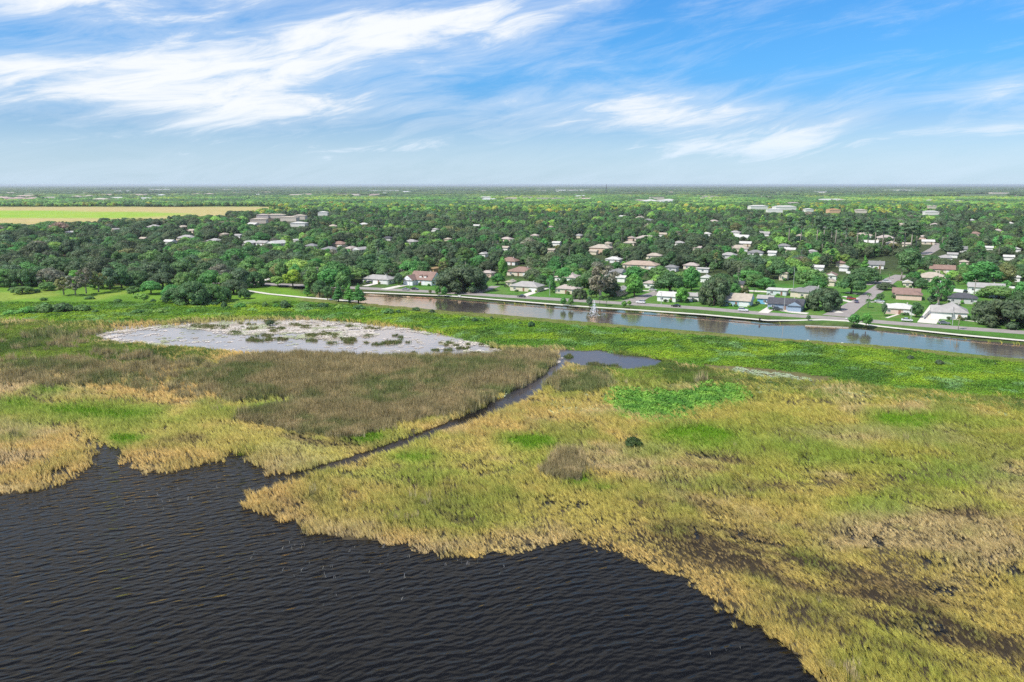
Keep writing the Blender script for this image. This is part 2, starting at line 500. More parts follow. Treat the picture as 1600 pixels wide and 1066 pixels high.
class MB:
    def __init__(self):
        self.V, self.F = [], []

    def box(self, x0, y0, z0, x1, y1, z1):
        b = len(self.V)
        self.V += [(x0, y0, z0), (x1, y0, z0), (x1, y1, z0), (x0, y1, z0), (x0, y0, z1), (x1, y0, z1), (x1, y1, z1), (x0, y1, z1)]
        self.F += [tuple(b + i for i in f) for f in ((0, 3, 2, 1), (4, 5, 6, 7), (0, 1, 5, 4), (1, 2, 6, 5), (2, 3, 7, 6), (3, 0, 4, 7))]

    def tube(self, pts, rad, n=6):
        b = len(self.V)
        pts = [Vector(p) for p in pts]
        for i, p in enumerate(pts):
            d = (pts[min(i + 1, len(pts) - 1)] - pts[max(i - 1, 0)]).normalized()
            a = d.orthogonal().normalized(); c = d.cross(a)
            for k in range(n):
                an = 2 * PI * k / n
                q = p + (a * math.cos(an) + c * math.sin(an)) * rad[i]
                self.V.append(tuple(q))
        for i in range(len(pts) - 1):
            for k in range(n):
                self.F.append((b + i * n + k, b + i * n + (k + 1) % n, b + (i + 1) * n + (k + 1) % n, b + (i + 1) * n + k))
        self.F.append(tuple(b + k for k in range(n))[::-1])
        self.F.append(tuple(b + (len(pts) - 1) * n + k for k in range(n)))

    def poly(self, pts):
        b = len(self.V)
        self.V += [tuple(p) for p in pts]
        self.F.append(tuple(range(b, b + len(pts))))

    def mesh(self, name, m, smooth=False):
        return mesh_of(name, self.V, self.F, m, smooth)

    def build(self, name, m, parent=None, smooth=False, **kw):
        return obj(name, self.mesh(name, m, smooth), parent, **kw)


TOWN_Z = 1.1


# ================================================================== GROUND
def axis(fine0, fine1, step, lim0, lim1, grow=1.16):
    a = list(np.arange(fine0, fine1 + step / 2, step))
    s, x = step, a[-1]
    while x < lim1:
        s = min(s * grow, 4000); x += s; a.append(x)
    s, x, b = step, a[0], []
    while x > lim0:
        s = min(s * grow, 4000); x -= s; b.append(x)
    return np.array(b[::-1] + a)


def ground_height(x, y):
    """height of the ground over the still water at 0"""
    n = fbm(x, y, 9, 21) - 0.5
    n2 = fbm(x, y, 2.4, 31, 3) - 0.5
    wz = 2.0
    lake = zone('lake', x, y, wz); ch = zone('channel', x, y, 1.0)
    pond = np.maximum(zone('pond', x, y, 2.5), zone('pond2', x, y, 2.5))
    canal = zone('canal', x, y)
    green = np.maximum.reduce([zone('green', x, y), zone('field', x, y)])
    u, v, d = px(x, np.maximum(y, 5))
    marsh = 0.02 + n * 0.22 + n2 * 0.10
    emer = zone('emerald', x, y)
    h = lerp(marsh, 0.38 + n * 0.35, np.clip(green, 0, 1))
    h = np.where(emer > 0.3, np.maximum(h, 0.12), h)
    # beyond the marsh the land rises on to the town level
    town = np.clip((zone('town', x, y) - 0.3) * 2, 0, 1)
    far = np.clip((y - 560) / 60, 0, 1)
    t = np.maximum(town, far)
    bank = zone('bankgrass', x, y)
    h = h + bank * 0.45
    h = lerp(h, TOWN_Z - 0.05, t * (canal < 0.05))
    h = h * (1 - np.clip(pond * 1.6, 0, 1)) - np.clip(pond * 1.6, 0, 1) * 0.5
    h = lerp(h, -0.55, np.clip(ch * 1.5, 0, 1))
    h = lerp(h, -0.9, np.clip(lake * 1.4, 0, 1))
    h = lerp(h, -1.0, np.clip(canal * 1.25, 0, 1))
    return h


def ground_color(x, y):
    n = fbm(x, y, 14, 5)[:, None]; n2 = fbm(x, y, 4, 9)[:, None]; n3 = fbm(x, y, 60, 15)[:, None]
    C = lambda *c: np.array(c)[None, :]
    col = lerp(C(0.035, 0.028, 0.02), C(0.10, 0.078, 0.04), n2)                      # thatch of the reed beds

    def over(c, z, w=2.0, k=1.0):
        nonlocal col
        m = np.clip(zone(z, x, y, w) * k, 0, 1)[:, None]
        col = lerp(col, c, m)
    over(C(0.032, 0.023, 0.015), 'thin', 4, 0.9)
    over(lerp(C(0.08, 0.13, 0.03), C(0.18, 0.19, 0.07), n2), 'olive', 6)
    over(lerp(C(0.15, 0.125, 0.07), C(0.07, 0.085, 0.035), n), 'brown', 5)
    over(lerp(C(0.07, 0.12, 0.025), C(0.15, 0.17, 0.06), n2), 'darkgreen', 6)
    over(C(0.10, 0.15, 0.02), 'lime', 8, 0.7)
    over(lerp(C(0.08, 0.16, 0.016), C(0.15, 0.24, 0.022), n), 'green', 3)
    over(lerp(C(0.17, 0.11, 0.07), C(0.10, 0.10, 0.04), n2), 'dirt', 3.5, 0.85)
    over(lerp(C(0.09, 0.20, 0.02), C(0.17, 0.29, 0.03), n), 'field', 3)
    over(C(0.24, 0.30, 0.05), 'fieldyellow', 3, 0.8)
    over(C(0.03, 0.12, 0.03), 'emerald', 2)
    over(lerp(C(0.13, 0.17, 0.03), C(0.19, 0.17, 0.07), n2), 'bankgrass', 1.0)
    over(lerp(C(0.035, 0.045, 0.022), C(0.07, 0.10, 0.03), n2), 'town', 6)
    over(lerp(C(0.055, 0.19, 0.022), C(0.14, 0.20, 0.05), n2 * n * 1.6), 'townlawn', 3)
    # wooded country beyond
    far = np.clip((y - 1400) / 400, 0, 1)[:, None]
    wood = lerp(C(0.06, 0.11, 0.03), C(0.15, 0.24, 0.055), np.clip(n3 * 1.6 - 0.3, 0, 1))
    col = lerp(col, wood, far)
    vf = np.clip((y - 3200) / 1500, 0, 1)[:, None]
    k = fbm(x, y * 0.22, 420, 77)[:, None]
    k2 = fbm(x, y * 0.16, 170, 78)[:, None]
    vfc = lerp(C(0.06, 0.10, 0.045), C(0.13, 0.17, 0.075), np.clip(k * 2.4 - 0.7, 0, 1))
    vfc = lerp(vfc, C(0.30, 0.28, 0.20), np.clip((k2 - 0.63) * 9, 0, 1) * 0.6)
    col = lerp(col, vfc, vf)
    w = 12
    over(lerp(C(0.50, 0.37, 0.18), C(0.40, 0.36, 0.12), n3), 'meadow', w)
    over(lerp(C(0.20, 0.40, 0.03), C(0.34, 0.42, 0.06), n3), 'meadowgreen', w)
    lake = np.clip(np.maximum.reduce([zone('lake', x, y, 2), zone('channel', x, y, 1), zone('pond', x, y, 2.5), zone('canal', x, y)]) * 1.3, 0, 1)[:, None]
    col = lerp(col, C(0.05, 0.042, 0.034), lake)
    return col


def build_ground():
    xs = axis(-400, 420, 1.6, -34000, 34000, 1.07)
    ys = axis(72, 520, 1.6, -300, 44000, 1.03)
    X, Y = np.meshgrid(xs, ys)
    nx, ny = len(xs), len(ys)
    x, y = X.ravel(), Y.ravel()
    h = ground_height(x, y)
    h = np.where(y < 40, -0.9, h)
    V = np.stack([x, y, h], 1).astype(np.float32)
    i = np.arange((ny - 1) * nx).reshape(ny - 1, nx)[:, :-1].ravel()
    F = np.stack([i, i + 1, i + nx + 1, i + nx], 1).astype(np.int32)
    me = bpy.data.meshes.new('ground')
    me.vertices.add(len(V)); me.vertices.foreach_set('co', V.ravel())
    me.loops.add(F.size); me.loops.foreach_set('vertex_index', F.ravel())
    me.polygons.add(len(F))
    me.polygons.foreach_set('loop_start', np.arange(0, F.size, 4, dtype=np.int32))
    me.polygons.foreach_set('use_smooth', np.ones(len(F), bool))
    me.update(calc_edges=True)
    at = me.attributes.new('cover', 'FLOAT_COLOR', 'POINT')
    c = np.concatenate([ground_color(x, y), np.ones((len(x), 1))], 1).astype(np.float32)
    at.data.foreach_set('color', c.ravel())
    m, t, out = new_mat('ground_cover')
    a = t.add('ShaderNodeAttribute', attribute_name='cover')
    P = pos(t)
    n1 = t.noise(P, 0.55, 5, 0.65); n2 = t.noise(P, 0.06, 4, 0.6); n3 = t.noise(P, 3.0, 3, 0.6)
    k = t.math('ADD', t.maprange(n1, 0.3, 0.7, 0.72, 1.2, False), t.maprange(n2, 0.3, 0.7, -0.16, 0.16, False))
    k = t.math('ADD', k, t.maprange(n3, 0.3, 0.7, -0.14, 0.14, False))
    b = t.add('ShaderNodeBump'); b.inputs['Strength'].default_value = 0.7; b.inputs['Distance'].default_value = 0.25
    t.l.new(n1, b.inputs['Height'])
    principled(t, out, t.vmath('MULTIPLY', a.outputs['Color'], k), 0.95, 0.1, b.outputs[0])
    me.materials.append(m)
    o = obj('ground', me)
    tag(o, kind='structure')


def water_material(name, body, wave, tint=(1, 1, 1), rough=0.05, boost=0.0, sheen_range=None):
    m, t, out = new_mat(name)
    P = pos(t)
    rot = t.add('ShaderNodeVectorRotate', rotation_type='Z_AXIS')
    t.l.new(P, rot.inputs[0])
    if wave == 'lake':
        rot.inputs['Angle'].default_value = 0.0
        wv = t.add('ShaderNodeTexNoise'); wv.inputs['Scale'].default_value = 0.06; wv.inputs['Detail'].default_value = 3
        t.l.new(P, wv.inputs['Vector'])
        q = t.vmath('ADD', P, t.vmath('MULTIPLY', wv.outputs['Color'], (4.0, 4.0, 0)))
        # wind waves: a train of crests about two metres apart, spread round the wind's heading
        r_ = random.Random(4)
        hgt = None
        for k in range(20):
            lam = 0.42 * (2.9 / 0.42) ** (k / 19.0)
            ang = math.radians(114) + r_.gauss(0, 0.33)
            kk = 2 * PI / lam
            ph = t.add('ShaderNodeVectorMath', operation='DOT_PRODUCT')
            t.l.new(q, ph.inputs[0]); ph.inputs[1].default_value = (kk * math.cos(ang), kk * math.sin(ang), 0)
            amp = 0.037 / kk * (1.35 if 0.85 < lam < 2.2 else 0.9 if lam > 1 else 0.55)
            w_ = t.math('MULTIPLY', t.math('SINE', t.math('ADD', ph.outputs['Value'], r_.uniform(0, 6.28))), amp)
            hgt = w_ if hgt is None else t.math('ADD', hgt, w_)
        c_ = t.noise(t.vmath('MULTIPLY', q, (1.2, 2.2, 0.3)), 1.3, 4, 0.6)
        hgt = t.math('ADD', hgt, t.math('MULTIPLY', c_, 0.022))
        gust = t.noise(P, 0.022, 4, 0.6)
        hgt = t.math('MULTIPLY', hgt, t.maprange(gust, 0.3, 0.7, 0.55, 1.35, False))
        dist, strength = 1.0, 1.0
    else:
        rot.inputs['Angle'].default_value = math.radians(20)
        q = rot.outputs[0]
        a = t.noise(t.vmath('MULTIPLY', q, (0.25, 0.7, 0.2)), 1.0, 3, 0.5)
        hgt = a
        dist, strength = 0.045, 1.0
    bp = t.add('ShaderNodeBump'); bp.inputs['Strength'].default_value = strength; bp.inputs['Distance'].default_value = dist
    t.l.new(hgt, bp.inputs['Height'])
    nrm = bp.outputs[0]
    df = t.add('ShaderNodeBsdfDiffuse')
    big = t.noise(P, 0.02, 3, 0.5)
    df.inputs[0].default_value = (*body, 1)
    t.l.new(t.vmath('MULTIPLY', (*body,), t.maprange(big, 0.3, 0.7, 0.75, 1.25, False)), df.inputs[0])
    if sheen_range:             # painted sky reflection: pale body far off, dark towards the open lake
        sp = t.add('ShaderNodeSeparateXYZ'); t.l.new(P, sp.inputs[0])
        k_ = t.maprange(sp.outputs['Y'], *sheen_range)
        t.l.new(t.mix(k_, (0.005, 0.0048, 0.0048, 1), (*body, 1)), df.inputs[0])
        boost = t.math('MULTIPLY', k_, boost)
    gl = t.add('ShaderNodeBsdfGlossy'); gl.inputs['Roughness'].default_value = rough
    gl.inputs[0].default_value = (*tint, 1)
    t.l.new(nrm, gl.inputs['Normal'])
    fr = t.add('ShaderNodeFresnel'); fr.inputs[0].default_value = 1.33
    t.l.new(nrm, fr.inputs['Normal'])
    f = t.math('ADD', fr.outputs[0], boost, clamp=True) if (sheen_range or boost) else fr.outputs[0]
    mx = t.add('ShaderNodeMixShader')
    t.l.new(f, mx.inputs[0]); t.l.new(df.outputs[0], mx.inputs[1]); t.l.new(gl.outputs[0], mx.inputs[2])
    t.l.new(mx.outputs[0], out.inputs[0])
    return m


def sheet(name, pts, z, m, kind='structure'):
    me = mesh_of(name, [(x, y, z) for x, y in pts], [tuple(range(len(pts)))], m)
    if me.polygons[0].normal.z < 0: me.flip_normals()
    return tag(obj(name, me), kind=kind)


def build_water():
    sheet('lake_water', [(-420, -250), (420, -250), (430, 250), (250, 330), (-10, 340), (-420, 360)], 0.0, water_material('lake_water', (0.005, 0.0048, 0.0048), 'lake', (0.60, 0.575, 0.55)))
    g = lambda L, z: [gp(u, v, z) for u, v in L]
    pondm = water_material('pond_water', (0.36, 0.332, 0.318), 'calm', (1.0, 0.80, 0.65), 0.09, 0.34)  # pale body and warm gloss tint imitate a whiter sky's reflection
    P = [(u + (-14 if u < 460 else 14), v + (-5 if v < 530 else 5)) for u, v in POND]
    sheet('pond_water', g(P, 0.03), 0.03, pondm)
    P = [(u + (-10 if u < 950 else 10), v + (-4 if v < 562 else 4)) for u, v in POND2]
    poolm = water_material('pool_water', (0.095, 0.092, 0.102), 'calm', (0.62, 0.53, 0.48), 0.08, 0.10, (190, 262))  # lilac body stands in for sky reflected at a low angle
    sheet('pool_water', g(P, 0.03), 0.034, poolm)
    P = [(u, v - w - 4) for u, v, w in CHAN[1:]] + [(u, v + w + 4) for u, v, w in CHAN[:0:-1]]
    sheet('channel_water', g(P, 0.03), 0.03, poolm)
    cm = water_material('canal_water', (0.36, 0.325, 0.318), 'calm', (1.0, 0.67, 0.43), 0.03, 0.50)  # white sky reflection put into the pale body and gloss tint
    P = [(u, v - 4) for u, v in CT] + [(u, v + 3) for u, v in CB[::-1]]
    sheet('canal_water', g(P, 0.05), 0.05, cm)


# ---------------------------------------------------------------- roads and paths
def strip(name, pts, width, z, m, thick=0.0):
    """a paved strip along a line of frame points on the ground at height z, width in metres (or a list)"""
    P = [Vector((*gp(u, v, z), 0)) for u, v in pts]
    # resample
    Q = []
    for a, b in zip(P[:-1], P[1:]):
        n = max(1, int((b - a).length / 8))
        Q += [a.lerp(b, i / n) for i in range(n)]
    Q.append(P[-1])
    W = width if isinstance(width, (list, tuple)) else [width] * len(Q)
    if len(W) != len(Q): W = list(np.interp(np.linspace(0, 1, len(Q)), np.linspace(0, 1, len(W)), W))
    mb = MB()
    L, R = [], []
    for i, p in enumerate(Q):
        d = (Q[min(i + 1, len(Q) - 1)] - Q[max(i - 1, 0)]).normalized()
        nrm = Vector((-d.y, d.x, 0))
        L.append(p + nrm * W[i] / 2); R.append(p - nrm * W[i] / 2)
    for i in range(len(Q) - 1):
        a, b, c, d = L[i], R[i], R[i + 1], L[i + 1]
        if thick:
            mb.poly([(a.x, a.y, z), (b.x, b.y, z), (c.x, c.y, z), (d.x, d.y, z)])
            mb.poly([(a.x, a.y, z), (d.x, d.y, z), (d.x, d.y, z - thick), (a.x, a.y, z - thick)])
            mb.poly([(b.x, b.y, z - thick), (c.x, c.y, z - thick), (c.x, c.y, z), (b.x, b.y, z)])
        else:
            mb.poly([(a.x, a.y, z), (b.x, b.y, z), (c.x, c.y, z), (d.x, d.y, z)])
    o = mb.build(name, m)
    return tag(o, kind='structure')


ROAD = [(330, 441), (420, 444), (500, 447), (600, 452), (700, 457), (800, 463.5), (900, 469.5), (1000, 475.5), (1100, 482), (1200, 490.5), (1300, 497), (1400, 505), (1500, 512.5), (1600, 519.5), (1860, 541)]


def build_roads():
    z = TOWN_Z
    strip('street', ROAD, 9.0, z + 0.03, ASPH, 0.1)
    # kerb line on the canal side
    strip('path', [(560, 456.5), (600, 458), (700, 462), (800, 470), (900, 478), (1000, 484.5), (1100, 491.5), (1200, 500.5), (1240, 500.5), (1285, 499.5), (1325, 501.5), (1360, 508), (1400, 512.5), (1500, 523), (1600, 532), (1860, 556)], 2.6, z + 0.07, PALECONC, 0.12)
    strip('path', [(372, 452), (420, 459), (470, 464), (520, 468), (560, 471)], 2.6, z - 0.25, PALECONC, 0.2)
    # side streets
    strip('street', [(1306, 494), (1330, 479), (1352, 466), (1374, 450), (1392, 437), (1410, 430)], [12, 8.5, 8.0, 8.0, 8.5, 9], z + 0.034, ASPH)
    strip('street', [(1350, 445), (1392, 437), (1440, 440)], 7, z + 0.038, ASPH)
    strip('street', [(985, 472), (1005, 464), (1030, 456)], [11, 7, 7], z + 0.034, ASPH)
    strip('street', [(735, 459), (757, 453), (775, 447)], [10, 6, 6], z + 0.034, ASPH)
    strip('street', [(1444, 398), (1462, 388), (1468, 380)], 9, z + 0.034, ASPH)
    strip('street', [(1440, 400), (1425, 412)], 8, z + 0.036, ASPH)
    # long pale street running off to the horizon
    strip('street', [(648, 302.5), (635, 296.5)], 26, z + 0.3, PALECONC)
    drives = [([(600, 452), (640, 444)], 5), ([(570, 447), (596, 441)], 4), ([(816, 463), (856, 449)], 4.5), ([(1000, 454), (1024, 455)], 3), ([(1192, 489), (1213, 476)], 4.5),
              ([(1200, 451), (1240, 451)], 3), ([(1448, 505), (1466, 478)], 7.5), ([(1318, 463), (1340, 467)], 3.4), ([(1313, 468), (1330, 472)], 3.4), ([(1362, 471), (1388, 475)], 3),
              ([(1212, 483), (1240, 488), (1262, 490)], 5), ([(1385, 497), (1404, 491), (1406, 487)], 1.4), ([(1300, 484), (1312, 489)], 4), ([(1360, 472), (1378, 472)], 3),
              ([(1344, 460), (1322, 457)], 3), ([(1160, 454), (1200, 456)], 6), ([(400, 441), (420, 435)], 5), ([(1480, 498), (1540, 504)], 2.0), ([(870, 452), (905, 450)], 2)]
    for pts, w in drives:
        strip('driveway', pts, w, z + 0.045, PALECONC)


build_ground()
build_water()
build_roads()


# ================================================================== PLANTS: prototypes
def leafmesh(name, V, F, var, m, smooth=False):
    """var: brightness per face, stored as a colour of the leaf itself"""
    me = bpy.data.meshes.new(name)
    me.from_pydata(V, [], F)
    mats = m if isinstance(m, list) else [m]
    for q in mats: me.materials.append(q)
    a = me.attributes.new('leafvar', 'FLOAT_COLOR', 'CORNER')
    cols = []
    for p in me.polygons:
        c = var[p.index]
        if not hasattr(c, '__len__'): c = (c, c, c)
        cols += [(*c, 1)] * p.loop_total
    a.data.foreach_set('color', np.array(cols, np.float32).ravel())
    if smooth: me.polygons.foreach_set('use_smooth', np.ones(len(me.polygons), bool))
    me.update()
    return me


def ico(sub):
    bm = bmesh.new()
    bmesh.ops.create_icosphere(bm, subdivisions=sub, radius=1.0)
    V = [v.co.copy() for v in bm.verts]; F = [tuple(v.index for v in f.verts) for f in bm.faces]
    bm.free()
    return V, F


ICO1, ICO2 = ico(1), ico(2)


def lobes_to_crown(lobes, n_leaf, size, r, core=0.80, droop=0.0, hue=0.10):
    """leaf sprays spread over and through a set of lobes, with a dense ragged inside"""
    V, F, var = [], [], []
    tot = sum((l[1].x * l[1].y + l[1].x * l[1].z + l[1].y * l[1].z) for l in lobes)
    for c, rad in lobes:
        lv = r.uniform(0.80, 1.25)
        lh = r.uniform(-hue, hue)
        if core:
            b = len(V)
            for v in ICO1[0] if rad.length < 1.5 else ICO2[0]:
                k = core * r.uniform(0.82, 1.1)
                V.append((c.x + v.x * rad.x * k, c.y + v.y * rad.y * k, c.z + v.z * rad.z * k))
            fs = ICO1[1] if rad.length < 1.5 else ICO2[1]
            for f in fs:
                F.append(tuple(b + i for i in f)); var.append((lv * 0.9 * (1 + lh), lv * 0.9, lv * 0.9))
        n = max(6, int(n_leaf * (rad.x * rad.y + rad.x * rad.z + rad.y * rad.z) / tot))
        for _ in range(n):
            while True:
                d = Vector((r.gauss(0, 1), r.gauss(0, 1), r.gauss(0, 1)))
                if d.length > 0.01: break
            d.normalize()
            if d.z < -0.35 and r.random() < 0.6: d.z = -d.z
            k = r.uniform(0.78, 1.10)
            p = c + Vector((d.x * rad.x, d.y * rad.y, d.z * rad.z)) * k
            nrm = (d + Vector((r.uniform(-1, 1), r.uniform(-1, 1), r.uniform(-0.5, 1.0))) * 0.55).normalized()
            a = nrm.orthogonal().normalized()
            a = Matrix.Rotation(r.uniform(0, 2 * PI), 3, nrm) @ a
            q = nrm.cross(a)
            s = size * r.uniform(0.55, 1.3)
            b = len(V)
            V += [tuple(p - a * s), tuple(p - q * s * 0.55), tuple(p + a * s + nrm * s * 0.2), tuple(p + q * s * 0.55)]
            F.append((b, b + 1, b + 2, b + 3))
            g = lv * r.uniform(0.75, 1.25)
            var.append((g * (1 + lh + r.uniform(-0.06, 0.06)), g, g * (1 + r.uniform(-0.1, 0.1))))
    return V, F, var


def tree_proto(kind, seed):
    """(trunk mesh, crown mesh, width, height) of one tree, standing at the origin"""
    r = random.Random(seed)
    tm = MB()
    lobes = []
    bark = BARK
    if kind == 'oak':          # broad, domed, low skirts
        W, Hh = 14.0, 10.5
        tm.tube([(0, 0, -0.3), (0.1, 0, 1.2), (0.2, 0.1, 3.0)], [0.62, 0.48, 0.42], 8)
        n = 19
        for i in range(n):
            a = 2 * PI * i / n * 2.4 + r.uniform(-0.4, 0.4)
            rr = W / 2 * math.sqrt((i + 0.4) / n) * 0.78
            z = 1.9 + (Hh - 4.0) * (1 - (rr / (W / 2)) ** 2 * 1.25) + r.uniform(-0.6, 0.5)
            s = r.uniform(1.8, 2.9)
            lobes.append((Vector((rr * math.cos(a), rr * math.sin(a), z)), Vector((s * 1.15, s * 1.15, s * 0.80))))
            if i % 2 == 0: tm.tube([(0.2, 0.1, 2.6), (rr * math.cos(a) * 0.5, rr * math.sin(a) * 0.5, 2.6 + (z - 2.6) * 0.65), (rr * math.cos(a) * 0.9, rr * math.sin(a) * 0.9, z)], [0.3, 0.18, 0.06], 5)
        V, F, var = lobes_to_crown(lobes, 2100, 0.55, r)
    elif kind == 'dome':       # great low dome, foliage almost to the ground
        W, Hh = 18.0, 9.5
        tm.tube([(0, 0, -0.3), (0.1, 0, 1.2), (0.2, 0.1, 3.0)], [0.8, 0.6, 0.5], 8)
        n = 30
        for i in range(n):
            a = 2.4 * i + r.uniform(-0.4, 0.4)
            q = (i + 0.4) / n
            rr = (W / 2 - 1.6) * math.sqrt(q)
            z = 1.5 + (Hh - 3.4) * math.sqrt(max(0.0, 1 - q)) + r.uniform(-0.5, 0.6)
            s = r.uniform(1.6, 2.5)
            lobes.append((Vector((rr * math.cos(a), rr * math.sin(a), z)), Vector((s * 1.2, s * 1.2, s * 0.85))))
            if q > 0.7 : lobes.append((Vector((rr * math.cos(a + 0.1), rr * math.sin(a + 0.1), 1.3)), Vector((s, s, 1.3))))
            if i % 3 == 0: tm.tube([(0.2, 0.1, 2.2), (rr * math.cos(a) * 0.5, rr * math.sin(a) * 0.5, 2.2 + (z - 2.2) * 0.6), (rr * math.cos(a) * 0.85, rr * math.sin(a) * 0.85, z)], [0.35, 0.2, 0.06], 5)
        V, F, var = lobes_to_crown(lobes, 2900, 0.55, r)
    elif kind == 'round':      # rounder, taller garden tree
        W, Hh = 9.0, 10.0
        tm.tube([(0, 0, -0.3), (0, 0.1, 2), (0.1, 0, 4.2)], [0.34, 0.26, 0.2], 7)
        for i in range(11):
            a = i * 2.4 + r.uniform(-0.3, 0.3); t = i / 10
            z = 3.2 + t * 5.2; rr = (W / 2 - 1.4) * math.sin(PI * (0.25 + 0.68 * t)) * r.uniform(0.6, 1)
            s = r.uniform(1.3, 2.1)
            lobes.append((Vector((rr * math.cos(a), rr * math.sin(a), z)), Vector((s, s, s * 0.95))))
            if i % 2 == 0: tm.tube([(0, 0, 2.2), (rr * math.cos(a) * 0.8, rr * math.sin(a) * 0.8, z)], [0.16, 0.05], 5)
        lobes.append((Vector((0, 0, 5.4)), Vector((2.6, 2.6, 2.6))))
        V, F, var = lobes_to_crown(lobes, 1900, 0.45, r)
    elif kind == 'open':       # limbs showing between separate sprays
        W, Hh = 13.0, 14.0
        tm.tube([(0, 0, -0.3), (0.2, 0.1, 3), (0.1, 0.3, 6)], [0.55, 0.42, 0.3], 8)
        for i in range(16):
            a = i * 2.4 + r.uniform(-0.3, 0.3); t = i / 15
            z = 4.5 + t * 8; rr = W / 2 * 0.85 * math.sqrt(max(0.05, 1 - (t - 0.35) ** 2 * 1.6)) * r.uniform(0.45, 1)
            s = r.uniform(1.0, 1.75)
            c = Vector((rr * math.cos(a), rr * math.sin(a), z))
            lobes.append((c, Vector((s * 1.25, s * 1.25, s * 0.8))))
            tm.tube([(0.1, 0.2, 2.6 + t * 3), (c.x * 0.5, c.y * 0.5, 3.0 + (z - 3.0) * 0.55), (c.x, c.y, z)], [0.26, 0.16, 0.05], 5)
        V, F, var = lobes_to_crown(lobes, 1500, 0.5, r, core=0.6)
        bark = PALEBARK
    elif kind == 'cone':       # cypress: narrow, pointed, feathery
        W, Hh = 6.0, 12.0
        tm.tube([(0, 0, -0.3), (0, 0, 3), (0, 0, 11)], [0.4, 0.24, 0.05], 7)
        for i in range(13):
            t = i / 12
            z = 1.9 + t * 9.2; wr = (W / 2) * (1 - t) ** 0.75 * 0.72 + 0.25
            for k in range(3 if t < 0.6 else 1):
                a = r.uniform(0, 2 * PI)
                lobes.append((Vector((wr * 0.6 * math.cos(a), wr * 0.6 * math.sin(a), z + r.uniform(-0.3, 0.3))), Vector((wr * 0.75 + 0.2, wr * 0.75 + 0.2, 0.85))))
        V, F, var = lobes_to_crown(lobes, 1700, 0.38, r)
    elif kind == 'pine':       # tall bare trunk, tufts at the top
        W, Hh = 6.5, 19.0
        tm.tube([(0, 0, -0.3), (0.1, 0, 8), (0.25, 0.1, 17)], [0.30, 0.22, 0.08], 7)
        for i in range(9):
            a = i * 2.4; t = i / 8
            z = 11.5 + t * 6.6; rr = (W / 2) * (1 - t * 0.7) * r.uniform(0.3, 0.8)
            lobes.append((Vector((rr * math.cos(a), rr * math.sin(a), z)), Vector((1.2, 1.2, 0.75)) * r.uniform(0.8, 1.2)))
            tm.tube([(0.15, 0, z - 0.8), (rr * math.cos(a), rr * math.sin(a), z)], [0.09, 0.03], 4)
        V, F, var = lobes_to_crown(lobes, 900, 0.4, r, core=0.55)
        bark = PALEBARK
    elif kind == 'shrub':
        W, Hh = 4.4, 2.6
        for k in range(4):
            a = k * PI / 2
            tm.tube([(0, 0, -0.2), (0.7 * math.cos(a), 0.7 * math.sin(a), 1.2)], [0.09, 0.03], 5)
        for i in range(8):
            a = i * 2.4; rr = 1.35 * math.sqrt(i / 8)
            s = r.uniform(0.65, 1.05)
            lobes.append((Vector((rr * math.cos(a), rr * math.sin(a), 0.75 + 0.75 * (1 - i / 8) + r.uniform(-0.1, 0.2))), Vector((s, s, s * 0.85))))
        V, F, var = lobes_to_crown(lobes, 800, 0.26, r, core=0.75)
    elif kind == 'palm':
        W, Hh = 4.6, 6.8
        lean = r.uniform(-0.3, 0.3)
        tm.tube([(0, 0, -0.2), (lean * 0.4, 0, 2.5), (lean, 0.1, 5.4)], [0.24, 0.17, 0.15], 7)
        V, F, var = [], [], []
        for i in range(17):
            a = i * 2.4 + r.uniform(-0.2, 0.2); up = r.uniform(-0.1, 1.0); L = r.uniform(2.0, 2.5)
            d = Vector((math.cos(a), math.sin(a), 0)); side = Vector((-math.sin(a), math.cos(a), 0))
            prev = None
            for s in range(6):
                t = s / 5
                p = Vector((lean, 0.1, 5.4)) + d * (L * t * (0.9 - 0.15 * up)) + Vector((0, 0, L * (up * t - 1.05 * t * t)))
                if prev is not None:
                    wd = 0.42 * math.sin(PI * min(1, t + 0.05)) + 0.08
                    for sg in (-1, 1):
                        b = len(V)
                        V += [tuple(prev), tuple(p), tuple(p + side * sg * wd + Vector((0, 0, -0.25 * wd)) + d * 0.15), tuple(prev + side * sg * wd + Vector((0, 0, -0.25 * wd)))]
                        F.append((b, b + 1, b + 2, b + 3)); var.append(r.uniform(0.8, 1.2))
                prev = p
        bark = PALEBARK
    elif kind == 'bare':       # thin pinkish crown of twigs with little leaf
        W, Hh = 12.0, 10.0
        tm.tube([(0, 0, -0.3), (0, 0, 3)], [0.45, 0.35], 7)
        for i in range(12):
            a = i * 2.4; t = i / 11; rr = W / 2 * 0.8 * math.sqrt((i + 0.5) / 12); z = 4 + (1 - (rr / 6) ** 2) * 4.5
            c = Vector((rr * math.cos(a), rr * math.sin(a), z))
            lobes.append((c, Vector((1.9, 1.9, 1.4))))
            tm.tube([(0, 0, 2.5), (c.x * 0.6, c.y * 0.6, z * 0.75), tuple(c)], [0.22, 0.12, 0.04], 5)
        V, F, var = lobes_to_crown(lobes, 1300, 0.34, r, core=0.45)
        bark = PALEBARK
    trunk = tm.mesh('trunk', bark, True)
    crown = leafmesh('crown', V, F, var, LEAF)
    return dict(trunk=trunk, crown=crown, w=W, h=Hh, data=(V, F, var))


PROTO = {}
for kind, n in (('oak', 5), ('dome', 4), ('round', 4), ('open', 3), ('cone', 3), ('pine', 3), ('shrub', 4), ('palm', 3), ('bare', 1)):
    PROTO[kind] = [tree_proto(kind, 100 + 13 * i + len(kind)) for i in range(n)]


def hidden_object(name, me):
    return bpy.data.objects.new(name, me)          # a pattern for scattering; not in the scene itself


